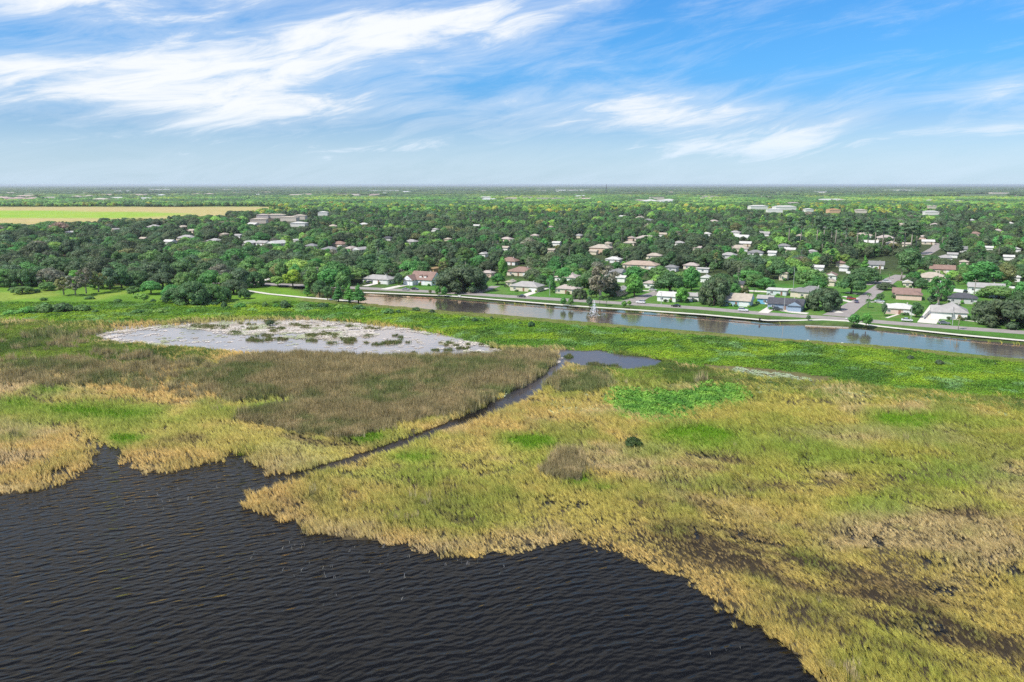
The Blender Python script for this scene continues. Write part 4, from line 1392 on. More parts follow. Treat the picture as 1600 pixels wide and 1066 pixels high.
# --- front row along the street and other houses one can pick out
house(592, 443, 56, R_LGR, WHT, 'hip', 'long low white house with pale grey roof at the canal end', 'long low white house', depth=9)
house(628, 441, 34, R_LGR, CRM, 'gable', 'cream gabled house tucked between the long white house and the dormered one', 'cream gabled house', clear=False)
hw = house(664, 445, 46, R_BRN, T(.74, .75, .78), 'gable', 'white gabled house with brown roof and small dormers facing the street', 'white dormered house', depth=11, h=3.0, pitch=0.75,
           wing=[(-0.40, -0.55, 6.5, 8.0, 'gable', 0.75)], hpx=20)
for dx in (-1.6, 1.6):
    m_ = MB(); m_.box(-0.8, -1.2, 0, 0.8, 1.0, 1.2); dd = m_.build('dormer', WALLM, hw, loc=(dx + 1, -3.3, 4.1)); dd['tint'] = WHT
    rm, _t = roof_mesh(1.6, 2.2, 1.2, 'gable', 0.6, 0.2); rr_ = obj('roof', rm, dd); rr_['tint'] = R_BRN
house(418, 436, 22, R_LGR, WHT, 'gable', 'small white house alone left of the park trees', 'lone small white house')
house(824, 455, 54, R_LGR, CRM, 'hip', 'long ranch house with pinkish grey hip roof and cream walls', 'cream ranch house', depth=10, hpx=18)
house(889, 459, 42, R_PNK, CRM, 'hip', 'low house with dusty pink roof facing the path saplings', 'low dusty pink roofed house', depth=8, hpx=14)
house(888, 441, 40, R_PNK, WHT, 'hip', 'house with stepped pink tile roofs above a white screened porch', 'stepped pink tile house', h=3.0, wing=[(0, 0.6, 9, 7, 'hip', 0.45)], hpx=20)
house(969, 462, 19, R_LGR, PNK, 'gable', 'narrow pink gable front between grey tree and round green tree', 'narrow pink gabled house', depth=13, rot=RD, hpx=15)
house(816, 431, 46, R_RED, CRM, 'hip', 'house with wide red tile roof behind the cream ranch', 'wide red tiled house', hpx=14)
house(797, 414, 30, R_RED, WHT, 'hip', 'cream walled house under a steep orange red roof', 'steep orange red roofed house', pitch=0.55, hpx=14)
house(961, 432, 34, R_GRY, GRYW, 'gable', 'blue grey roofed house beside the long terracotta roof', 'blue grey roofed house', hpx=14)
house(1003, 420, 62, T(.40, .305, .24), CRM, 'hip', 'very long low terracotta roof behind the round green tree', 'long terracotta roof', depth=11, hpx=10)
house(960, 411, 26, R_WHT, WHT, 'hip', 'white roofed house beyond the blue grey roof', 'white roofed house', hpx=8)
house(1016, 450, 20, R_PNK, WHT, 'hip', 'small white house with pink roof at the first side street', 'small pink roofed corner house', hpx=12)
house(1046, 471, 34, R_WHT, WHT, 'gable', 'white flat-fronted house half hidden by a green street tree', 'half hidden white house', depth=8, hpx=12)
house(1086, 471, 20, R_LGR, WHT, 'gable', 'white cottage between the green street tree and the big dark tree', 'white cottage', hpx=11)
house(1156, 478, 48, R_BEI, T(.36, .50, .58), 'gable', 'pale blue house with beige shingle roof facing the canal', 'pale blue house', depth=10, pitch=0.55, hpx=19)
house(1198, 475, 26, R_LGR, T(.17, .42, .62), 'gable', 'bright blue cottage next to the pale blue house', 'bright blue cottage', hpx=13)
house(1152, 451, 26, R_DRK, PNK, 'gable', 'pink gable wall under a dark roof behind the pale blue house', 'pink house with dark roof', hpx=12)
hb = house(1232, 484, 60, R_DRK, T(.26, .33, .42), 'gable', 'slate blue house with dark roof and gabled porch before pale forecourt', 'slate blue house', depth=10, wing=[(0.30, -0.5, 6.0, 7.0, 'gable', 0.55)], hpx=20)
house(1272, 466, 46, R_GRY, CRM, 'hip', 'beige house with steep grey roof behind the corner oak', 'beige grey roofed house', h=3.0, pitch=0.55, hpx=19, wing=[(-0.45, 0.1, 9, 8, 'hip', 0.4)])
house(1218, 461, 34, R_WHT, T(.55, .6, .62), 'flat', 'flat white roofed carport house behind the slate blue house', 'flat white roof', depth=9, hpx=9)
house(1301, 437, 24, R_BRN, WHT, 'gable', 'little white gable house on the back lawn', 'little white gable house', hpx=12, rot=RD + PI / 2)
house(1371, 420, 26, R_GRY, WHT, 'gable', 'white house with grey roof where the side street bends', 'white house at the bend', hpx=16, pitch=0.6)
house(1227, 438, 14, R_TAN, CRM, 'hip', 'peach arched villa peeping between dark trees', 'peach arched villa', h=4.5, hpx=16, depth=8)
house(1420, 466, 44, R_BRN, PNK, 'gable', 'house with double red brown roofs right of the side street', 'double red brown roofed house', wing=[(0.1, -0.7, 12, 8, 'hip', 0.45)], hpx=16)
house(1411, 491, 52, R_WHT, T(.58, .44, .38), 'hip', 'pink walled house with broad white roof by the side street', 'white topped pink house', depth=10, pitch=0.32, hpx=18)
house(1493, 498, 50, R_LGR, T(.75, .73, .70), 'hip', 'white house with pale grey peaked roof beside the long driveway', 'white peaked house', depth=12, h=3.0, pitch=0.55, wing=[(-0.32, -0.30, 8, 8, 'gable', 0.55)], hpx=24)
house(1508, 474, 46, R_DRK, GRYW, 'hip', 'dark hip roofed house with wide carport behind the peaked house', 'dark hip roofed house', hpx=15)
house(1545, 457, 56, R_LGR, WHT, 'gable', 'long grey roof above a white wall behind the dark hipped house', 'long grey roof', depth=9, hpx=12)
house(1462, 441, 50, R_BEI, CRM, 'hip', 'cream house with broad beige roof and orange eaves', 'broad beige roofed house', depth=13, hpx=16)
house(1476, 427, 40, R_RED, CRM, 'gable', 'low house under a faded red roof behind the beige one', 'faded red roofed house', hpx=10)
house(1420, 449, 14, R_WHT, CRM, 'gable', 'cream garden outbuilding beneath the open tree', 'cream outbuilding', hpx=10, detail=1)
house(1594, 461, 26, R_WHT, WHT, 'gable', 'white house at the far end behind the yellow tipped hedge', 'white end house', hpx=9)
house(798, 448, 12, R_BEI, CRM, 'gable', 'tan cottage behind the big oak lawn', 'tan cottage', hpx=8, clear=False)
house(762, 433, 22, R_PNK, PNK, 'hip', 'pink bungalow right behind the giant oak', 'pink bungalow', hpx=10)
house(940, 397, 36, R_TAN, T(.60, .45, .33), 'hip', 'two storey peach house standing over the trees', 'two storey peach house', h=5.2, hpx=17)
house(678, 428, 8, T(.36, .24, .12), T(.42, .28, .14), 'gable', 'tan wooden shed behind the white dormered house', None, h=3.4, detail=0, hpx=8)
# landmarks that are not houses
LANDMARKS += [(95, 360, 'pinkish bare tree'), (135, 440, 'grove of pale trunks'), (300, 455, 'dark shrub mound'), (30, 345, 'yellow meadow'), (440, 345, 'cream apartment roofs'), (720, 435, 'giant oak'), (497, 430, 'tall utility pole'),
              (250, 395, 'leafy wood edge'), (20, 400, 'wood beside the fields'), (1365, 372, 'tall pine stand'), (1440, 385, 'far green street'), (380, 345, 'end of the meadow'), (1200, 322, 'long school roofs'), (600, 345, 'bright far wood'), (860, 310, 'distant warehouse row')]

# --- further houses seen in glimpses between the trees: (u, v, width, roof, wall, kind)
GL = [(240, 358, 24, R_LGR, WHT, 'hip'), (285, 358, 18, R_BEI, CRM, 'hip'), (224, 377, 14, R_TAN, CRM, 'gable'), (291, 376, 34, R_LGR, CRM, 'hip'), (264, 382, 20, R_WHT, WHT, 'gable'), (335, 381, 26, R_LGR, WHT, 'hip'), (395, 354, 20, R_WHT, CRM, 'gable'), (390, 384, 24, R_WHT, WHT, 'gable'),
      (410, 384, 22, R_LGR, WHT, 'gable'), (432, 385, 30, R_WHT, WHT, 'gable'), (487, 389, 22, R_GRY, CRM, 'hip'), (515, 395, 30, R_GRY, WHT, 'hip'), (530, 386, 28, R_RED, CRM, 'hip'), (548, 393, 22, R_PNK, CRM, 'hip'), (563, 395, 24, R_LGR, WHT, 'gable'), (643, 382, 22, R_LGR, GRYW, 'hip'),
      (568, 354, 18, R_WHT, WHT, 'hip'), (520, 357, 18, R_BEI, CRM, 'hip'), (606, 376, 16, R_DRK, GRYW, 'hip'), (792, 378, 22, R_PNK, CRM, 'hip'), (790, 392, 14, R_TAN, WHT, 'gable'), (756, 402, 12, R_LGR, WHT, 'gable'),
      (975, 342, 26, R_WHT, CRM, 'hip'), (1000, 343, 18, R_TAN, CRM, 'gable'), (1014, 347, 16, R_GRY, WHT, 'hip'), (986, 376, 16, R_PNK, PNK, 'gable'), (950, 385, 16, R_TAN, CRM, 'hip'), (1012, 377, 40, R_PNK, CRM, 'hip'), (1036, 370, 16, R_BEI, WHT, 'gable'), (985, 384, 20, R_BEI, CRM, 'hip'),
      (928, 398, 14, R_TAN, CRM, 'gable'), (1116, 349, 18, R_PNK, PNK, 'hip'), (1160, 375, 26, R_WHT, WHT, 'gable'), (1150, 367, 18, R_LGR, WHT, 'hip'), (1194, 369, 22, R_LGR, WHT, 'gable'), (1156, 393, 34, R_TAN, CRM, 'hip'), (1182, 400, 26, R_GRY, WHT, 'hip'), (1166, 385, 20, R_WHT, CRM, 'gable'),
      (1140, 404, 26, R_LGR, GRYW, 'hip'), (1023, 405, 26, R_BEI, CRM, 'hip'), (1050, 424, 22, R_GRY, GRYW, 'hip'), (1082, 421, 26, R_PNK, CRM, 'hip'), (1100, 426, 20, R_WHT, WHT, 'flat'), (1104, 441, 18, R_WHT, WHT, 'gable'), (1030, 432, 16, R_WHT, WHT, 'gable'), (972, 441, 14, R_WHT, WHT, 'gable'),
      (1226, 389, 22, R_GRY, WHT, 'hip'), (1236, 395, 18, R_WHT, CRM, 'gable'), (1348, 354, 28, R_WHT, WHT, 'flat'), (1463, 355, 26, R_PNK, CRM, 'hip'), (1492, 350, 22, R_WHT, WHT, 'flat'), (1525, 369, 20, R_BRN, PNK, 'hip'), (1520, 347, 12, R_WHT, WHT, 'gable'), (1500, 394, 28, R_GRY, WHT, 'gable'),
      (1452, 382, 20, R_WHT, CRM, 'gable'), (1442, 374, 14, R_PNK, PNK, 'gable'), (1578, 407, 16, R_WHT, WHT, 'gable'), (1590, 394, 14, R_LGR, WHT, 'gable'), (1350, 372, 34, R_BEI, CRM, 'hip'), (1386, 376, 30, R_PNK, CRM, 'hip'), (1362, 384, 26, R_WHT, CRM, 'gable'), (1395, 385, 24, R_TAN, CRM, 'hip'),
      (1280, 424, 18, R_WHT, WHT, 'gable'), (1320, 424, 14, R_WHT, WHT, 'gable'), (1315, 417, 16, R_BRN, CRM, 'hip'), (1480, 408, 26, R_LGR, WHT, 'hip'), (1508, 415, 16, R_BEI, CRM, 'hip'), (1490, 403, 16, R_LGR, WHT, 'gable'), (1208, 400, 14, R_WHT, WHT, 'gable'), (1300, 447, 14, R_BEI, CRM, 'gable'), (862, 396, 12, R_TAN, CRM, 'gable'),
      (905, 372, 16, R_LGR, CRM, 'hip'), (870, 384, 14, R_WHT, WHT, 'gable'), (836, 372, 14, R_PNK, CRM, 'hip'), (1062, 384, 18, R_LGR, WHT, 'hip'), (1090, 392, 16, R_PNK, CRM, 'gable'), (1105, 369, 14, R_WHT, WHT, 'hip'), (1560, 364, 16, R_PNK, CRM, 'hip'), (1545, 392, 16, R_WHT, WHT, 'gable'), (1418, 386, 14, R_BEI, CRM, 'gable'), (1588, 440, 18, R_WHT, WHT, 'hip'),
      (1270, 398, 16, R_LGR, WHT, 'hip'), (1250, 372, 14, R_TAN, CRM, 'hip'), (1290, 360, 14, R_WHT, WHT, 'gable'), (1410, 354, 14, R_TAN, CRM, 'gable'), (1580, 352, 14, R_WHT, WHT, 'hip'), (700, 378, 12, R_BEI, CRM, 'hip'), (745, 356, 12, R_WHT, WHT, 'gable'), (680, 362, 12, R_LGR, WHT, 'hip'), (860, 358, 12, R_TAN, WHT, 'hip'),
      (300, 364, 14, R_BEI, CRM, 'gable'), (350, 370, 14, R_TAN, CRM, 'hip'), (108, 367, 14, R_WHT, WHT, 'gable'), (180, 362, 12, R_LGR, CRM, 'gable'), (372, 372, 14, R_LGR, WHT, 'gable'), (462, 380, 12, R_WHT, WHT, 'gable')]
RNAME = {R_GRY: 'grey', R_LGR: 'pale grey', R_BRN: 'brown', R_RED: 'red tiled', R_PNK: 'pinkish', R_BEI: 'beige', R_DRK: 'dark', R_WHT: 'white', R_TAN: 'tan'}
WNAME = {WHT: 'white', CRM: 'cream', PNK: 'pink', GRYW: 'grey'}
for (u, v, w, rf, wl, k) in GL:
    house(u, v, w, rf, wl, k, desc=f"{WNAME[wl]} house with {RNAME[rf]} {k} roof", rot=RD + random.choice((0, 0, PI / 2)) + random.uniform(-0.08, 0.08), detail=1 if w >= 20 else 0, group='houses glimpsed between the trees', hpx=max(5, w * 0.36))

# --- large distant buildings: (u, v, width px, height m, colour, what)
BIG = [(405, 349, 34, 6, R_BEI, 'cream apartment block'), (432, 341, 30, 7, R_BEI, 'cream apartment block'), (452, 346, 30, 7, R_TAN, 'cream apartment block'), (470, 343, 26, 7, R_BEI, 'cream apartment block'), (468, 354, 30, 6, R_WHT, 'white apartment block'), (412, 341, 20, 6, R_PNK, 'pinkish apartment block'),
       (505, 337, 18, 6, R_WHT, 'white long hall'), (105, 303, 18, 9, R_WHT, 'white warehouse'), (30, 313, 70, 7, T(.5, .36, .32), 'pinkish row of roofs'), (130, 309.5, 40, 7, R_PNK, 'pinkish row of roofs'), (185, 312, 26, 7, R_WHT, 'white hall'), (215, 307, 30, 7, R_BEI, 'beige hall'), (250, 297, 44, 10, R_WHT, 'white warehouse'), (195, 299, 20, 10, R_WHT, 'white warehouse'),
       (318, 306, 40, 8, R_BEI, 'beige warehouse'), (385, 303, 50, 10, R_TAN, 'tan warehouse'), (350, 297, 30, 10, R_WHT, 'white warehouse'), (540, 305, 48, 9, R_BEI, 'beige warehouse'), (600, 299.5, 50, 11, R_WHT, 'white warehouse'), (420, 302, 30, 9, R_TAN, 'tan warehouse'), (760, 311.5, 26, 8, R_WHT, 'white hall'), (800, 313, 30, 8, R_BEI, 'beige hall'),
       (862, 312.5, 60, 9, R_BEI, 'beige warehouse'), (825, 311, 22, 9, R_TAN, 'tan warehouse'), (895, 298.5, 60, 12, R_WHT, 'white warehouse'), (840, 299, 30, 10, R_BEI, 'beige warehouse'), (1026, 314, 26, 14, R_BEI, 'tall beige hall'), (1030, 317.5, 60, 8, R_WHT, 'white hall'), (1000, 317, 20, 8, R_BEI, 'beige hall'),
       (1110, 309.5, 30, 9, R_BEI, 'beige warehouse'), (1183, 327, 34, 7, R_WHT, 'white school hall'), (1225, 328, 40, 8, R_WHT, 'white school hall'), (1238, 322, 22, 8, R_PNK, 'pinkish school hall'), (1210, 332, 26, 6, R_WHT, 'white school hall'), (1263, 331, 18, 7, R_WHT, 'white hall'), (1286, 316, 24, 8, R_WHT, 'white hall'), (1284, 301.5, 30, 11, R_WHT, 'white warehouse'),
       (1301, 333, 24, 7, T(.48, .28, .14), 'orange roofed hall'), (1345, 333, 20, 7, R_TAN, 'tan hall'), (1315, 316, 18, 8, R_BEI, 'beige hall'), (1410, 298.5, 60, 11, R_WHT, 'white warehouse'), (1455, 317, 18, 8, R_WHT, 'white hall'), (1495, 317, 20, 8, R_BEI, 'beige hall'), (1452, 336, 24, 7, R_WHT, 'white hall'), (1455, 326, 14, 7, R_BEI, 'beige hall'),
       (1340, 300, 24, 10, R_BEI, 'beige warehouse'), (990, 303, 30, 9, R_BEI, 'beige warehouse'), (700, 302, 24, 9, R_WHT, 'white warehouse'), (1560, 303, 30, 10, R_BEI, 'beige warehouse'), (60, 300, 30, 9, R_BEI, 'beige warehouse')]
for (u, v, w, hh, c, what) in BIG:
    x, y = gp(u, v, TOWN_Z)
    _, _, dep = px(x, y, TOWN_Z)
    wm = w / F_PX * dep * 0.95
    root = empty('hall', (x, y, TOWN_Z), random.uniform(-0.12, 0.12))
    tag(root, what, 'building', 'large distant buildings')
    nb = 1 if wm < 60 else min(3, int(wm / 50))
    dpt = min(60, max(16, wm * 0.4))
    for k in range(nb):
        wk = wm / nb * random.uniform(0.75, 0.98)
        block(root, (k - (nb - 1) / 2) * wm / nb, random.uniform(-4, 4), wk, dpt, hh * random.uniform(0.8, 1.1), 'hip' if hh < 8.5 else 'flat', 0.22, T(*(min(0.75, q * 1.05 + .1) for q in c)), c)
    later_label(root, what + ' far off', u, v)
    CLEAR.append((u - w * 0.45, v - max(3.0, hh / dep * F_PX), u + w * 0.45, v, v))

for k in range(34):
    u, v = random.choice(((random.uniform(0, 420), random.uniform(297, 316)), (random.uniform(380, 760), random.uniform(296, 309)), (random.uniform(760, 1600), random.uniform(296, 318))))
    x, y = gp(u, v, TOWN_Z)
    root = empty('hall', (x, y, TOWN_Z), random.uniform(-0.3, 0.3))
    what = random.choice(('white hall', 'beige hall', 'pinkish hall'))
    tag(root, what, 'building', 'large distant buildings')
    c = {'white hall': (.6, .6, .58), 'beige hall': (.52, .46, .38), 'pinkish hall': (.5, .38, .34)}[what]
    block(root, 0, 0, random.uniform(35, 90), random.uniform(18, 40), random.uniform(6, 9), 'hip', 0.2, T(*c), T(*c))
    later_label(root, 'low ' + what + ' far off', u, v)
    CLEAR.append((u - 8, v - 3, u + 8, v, v))

CLEAR += [(-40, 325, 60, 349, 325), (60, 325, 150, 346, 325), (150, 325, 260, 341, 325), (260, 325, 350, 336, 325), (350, 325, 400, 329, 325)]
# keep lawns, streets and the open park in view
for (u0, v0, u1, v1) in [(985, 456, 1030, 474), (570, 446, 660, 456), (1294, 462, 1352, 497), (1335, 437, 1400, 466), (735, 446, 778, 459), (1325, 480, 1392, 498), (1202, 445, 1242, 457), (1326, 452, 1345, 462), (860, 456, 905, 468), (800, 456, 852, 466), (1440, 378, 1466, 400),
                         (1445, 478, 1470, 505), (1030, 472, 1200, 490), (1090, 424, 1125, 440), (1300, 424, 1345, 436), (1362, 462, 1390, 475), (1020, 456, 1045, 470), (380, 446, 470, 470), (640, 450, 800, 470), (880, 468, 960, 482), (800, 424, 815, 434), (1520, 458, 1560, 470), (0, 436, 90, 475), (1345, 402, 1400, 420)]:
    CLEAR.append((u0, v0, u1, v1, v0))

# ================================================================== TREES
TREES = []       # dicts: x, y, w, h, kind, proto, tint, explicit, u, v
TINT = {'dark': (0.086, 0.128, 0.060), 'deep': (0.082, 0.165, 0.056), 'mid': (0.118, 0.225, 0.060), 'bright': (0.13, 0.31, 0.058), 'lime': (0.30, 0.42, 0.05), 'olive': (0.19, 0.21, 0.08), 'grey': (0.19, 0.195, 0.14),
        'bluish': (0.105, 0.172, 0.088), 'pink': (0.31, 0.22, 0.18), 'emer': (0.085, 0.245, 0.06), 'fresh': (0.23, 0.39, 0.085), 'yellow': (0.38, 0.40, 0.085)}
TONE = {'dark': 'dark green', 'deep': 'deep green', 'mid': 'mid green', 'bright': 'bright green', 'lime': 'yellow green', 'olive': 'olive', 'grey': 'greyish', 'bluish': 'bluish green', 'pink': 'pinkish', 'emer': 'rich green', 'fresh': 'fresh green', 'yellow': 'yellowish'}


def tree(u, v, wpx, hpx, kind, tone, explicit=True, label=None, z=TOWN_Z):
    x, y = gp(u, v, z)
    _, _, dep = px(x, y, z)
    m = dep / F_PX
    t = TINT[tone]
    j = random.uniform(1.0, 1.3)
    TREES.append(dict(x=x, y=y, z=z, w=wpx * m, h=hpx * m * 0.97, kind=kind, proto=random.randrange(len(PROTO[kind])), tone=tone, tint=(t[0] * j * random.uniform(0.93, 1.08), t[1] * j, t[2] * j), explicit=explicit, u=u, v=v, label=label))


for a in [
    (458, 449, 34, 28, 'round', 'lime'), (434, 447, 24, 17, 'round', 'fresh'), (488, 454, 32, 36, 'round', 'mid'), (516, 457, 42, 40, 'round', 'emer'), (536, 460, 30, 36, 'round', 'mid'), (500, 462, 26, 26, 'oak', 'deep'), (480, 462, 13, 19, 'cone', 'bright'), (529, 471, 17, 30, 'cone', 'emer'),
    (546, 472, 20, 30, 'cone', 'bright'), (560, 473, 22, 31, 'cone', 'emer'), (512, 468, 18, 22, 'round', 'deep'), (548, 440, 60, 26, 'oak', 'mid'), (600, 432, 44, 30, 'oak', 'deep'), (722, 455, 84, 42, 'dome', 'dark'), (623, 446, 16, 20, 'round', 'bluish'),
    (786, 441, 18, 40, 'round', 'bright'), (778, 445, 26, 18, 'round', 'emer'), (684, 462, 10, 15, 'round', 'bright'), (694, 463, 11, 15, 'round', 'emer'), (672, 459, 6, 7, 'round', 'olive'), (880, 478, 11, 14, 'round', 'emer'), (892, 478, 11, 15, 'round', 'mid'), (921, 480, 11, 17, 'round', 'bluish'), (937, 476, 11, 17, 'palm', 'mid'),
    (947, 478, 12, 14, 'palm', 'mid'), (975, 481, 10, 11, 'round', 'bright'), (983, 478, 8, 9, 'round', 'fresh'), (861, 458, 16, 28, 'round', 'emer'), (833, 440, 30, 22, 'oak', 'dark'), (905, 467, 26, 17, 'dome', 'dark'), (938, 468, 56, 60, 'open', 'grey'), (924, 452, 34, 34, 'oak', 'deep'), (955, 463, 28, 26, 'oak', 'dark'),
    (991, 464, 34, 36, 'round', 'bright'), (992, 440, 42, 24, 'round', 'emer'), (1030, 440, 36, 26, 'oak', 'mid'), (1046, 459, 46, 36, 'oak', 'deep'), (1080, 455, 32, 40, 'round', 'emer'), (1065, 473, 24, 25, 'round', 'bright'), (1116, 476, 50, 46, 'dome', 'dark'), (1128, 462, 54, 36, 'oak', 'deep'), (1180, 448, 34, 22, 'oak', 'mid'),
    (1195, 452, 30, 20, 'oak', 'emer'), (1160, 432, 40, 26, 'oak', 'dark'), (1286, 484, 56, 36, 'dome', 'dark'), (1268, 452, 48, 34, 'oak', 'mid'), (1330, 459, 42, 32, 'oak', 'deep'), (1350, 442, 48, 26, 'oak', 'deep'), (1350, 430, 16, 32, 'cone', 'bright'), (1384, 453, 28, 12, 'oak', 'dark'), (1420, 428, 44, 40, 'round', 'deep'),
    (1408, 438, 26, 28, 'palm', 'deep'), (1466, 478, 40, 52, 'open', 'emer'), (1470, 470, 30, 30, 'oak', 'deep'), (1431, 496, 22, 24, 'round', 'deep'), (1575, 510, 92, 46, 'dome', 'dark'), (1600, 500, 60, 50, 'dome', 'deep'), (1540, 502, 44, 34, 'dome', 'dark'), (1534, 450, 60, 42, 'round', 'emer'), (1568, 448, 40, 38, 'round', 'olive'), (1596, 474, 34, 34, 'round', 'emer'),
    (1334, 509, 22, 20, 'round', 'emer'), (1353, 511, 22, 22, 'round', 'bright'), (1263, 501, 8, 9, 'round', 'bluish'), (1381, 494, 10, 22, 'round', 'bluish'), (1357, 470, 12, 14, 'palm', 'deep'), (1356, 481, 12, 17, 'palm', 'deep'), (1497, 515, 12, 26, 'palm', 'olive'), (1588, 515, 9, 14, 'palm', 'mid'), (1375, 470, 16, 12, 'round', 'deep'),
    (1560, 466, 60, 20, 'oak', 'mid'), (1480, 462, 14, 14, 'round', 'deep'), (1456, 476, 18, 15, 'round', 'bluish'), (1178, 459, 14, 10, 'palm', 'deep'), (1160, 461, 12, 10, 'palm', 'deep'), (866, 437, 22, 26, 'palm', 'emer'), (850, 445, 22, 18, 'round', 'bright'), (870, 420, 14, 14, 'round', 'lime'), (900, 424, 50, 28, 'oak', 'deep'), (975, 418, 12, 10, 'round', 'bright'),
    (905, 445, 14, 12, 'round', 'fresh'), (850, 432, 60, 14, 'oak', 'mid'),
    # left: park edge, wood edge, groves
    (305, 474, 58, 36, 'dome', 'deep'), (275, 472, 40, 24, 'dome', 'deep'), (330, 472, 48, 30, 'dome', 'mid'), (365, 458, 44, 22, 'dome', 'dark'), (236, 458, 32, 20, 'oak', 'emer'), (209, 462, 24, 16, 'round', 'mid'), (377, 448, 36, 30, 'round', 'bluish'), (345, 446, 40, 34, 'oak', 'grey'), (320, 440, 40, 30, 'oak', 'deep'),
    (100, 460, 30, 28, 'open', 'olive'), (118, 461, 30, 32, 'open', 'grey'), (135, 458, 28, 42, 'open', 'grey'), (154, 456, 30, 34, 'open', 'olive'), (172, 452, 30, 34, 'round', 'bluish'), (190, 450, 32, 30, 'round', 'deep'), (120, 446, 30, 24, 'round', 'bright'), (75, 452, 26, 12, 'dome', 'mid'), (35, 457, 34, 10, 'dome', 'mid'),
    (60, 441, 40, 26, 'dome', 'deep'), (20, 440, 44, 28, 'dome', 'bluish'), (95, 368, 32, 22, 'bare', 'pink'), (240, 420, 46, 30, 'oak', 'mid'), (200, 412, 44, 24, 'oak', 'olive'), (85, 388, 32, 18, 'round', 'emer'), (370, 418, 50, 30, 'oak', 'emer'), (300, 412, 40, 24, 'oak', 'emer'),
    (160, 449, 40, 22, 'dome', 'mid'), (215, 447, 44, 26, 'dome', 'deep'), (255, 449, 46, 24, 'dome', 'dark'), (290, 450, 40, 26, 'dome', 'mid'), (330, 449, 40, 28, 'oak', 'emer'), (395, 447, 34, 24, 'dome', 'deep'), (412, 441, 30, 22, 'oak', 'mid'), (355, 450, 30, 24, 'round', 'mid'),
    (35, 446, 50, 28, 'dome', 'deep'), (80, 444, 44, 26, 'dome', 'grey'), (5, 446, 44, 26, 'dome', 'mid'), (382, 465, 20, 14, 'dome', 'deep'), (225, 470, 20, 12, 'round', 'fresh'), (345, 468, 36, 22, 'dome', 'deep'), (268, 466, 30, 22, 'dome', 'emer'),
    # pine stand
    (1232, 386, 20, 50, 'pine', 'bluish'), (1250, 388, 22, 52, 'pine', 'bluish'), (1275, 390, 22, 54, 'pine', 'bluish'), (1298, 391, 24, 56, 'pine', 'bluish'), (1304, 393, 22, 54, 'pine', 'deep'), (1320, 391, 24, 52, 'pine', 'bluish'), (1338, 392, 22, 50, 'pine', 'deep'), (1355, 393, 24, 48, 'pine', 'bluish'), (1378, 394, 24, 50, 'pine', 'bluish'),
    (1395, 396, 24, 50, 'pine', 'deep'), (1412, 397, 26, 52, 'pine', 'bluish'), (1422, 398, 26, 54, 'pine', 'bluish'), (1430, 396, 24, 50, 'pine', 'deep'), (1286, 384, 22, 46, 'pine', 'deep'), (1367, 386, 22, 44, 'pine', 'deep'), (1485, 400, 24, 44, 'cone', 'bluish'), (1492, 396, 22, 40, 'cone', 'dark'),
]: tree(*a)

# ---- the rest of the wood and the garden trees
CL = np.array([c for c in CLEAR], float)


def clear_hit(u0, v0, u1, v1, vb):
    return bool(np.any((CL[:, 0] < u1) & (CL[:, 2] > u0) & (CL[:, 1] < v1) & (CL[:, 3] > v0) & (vb > CL[:, 4] - 1.2)))


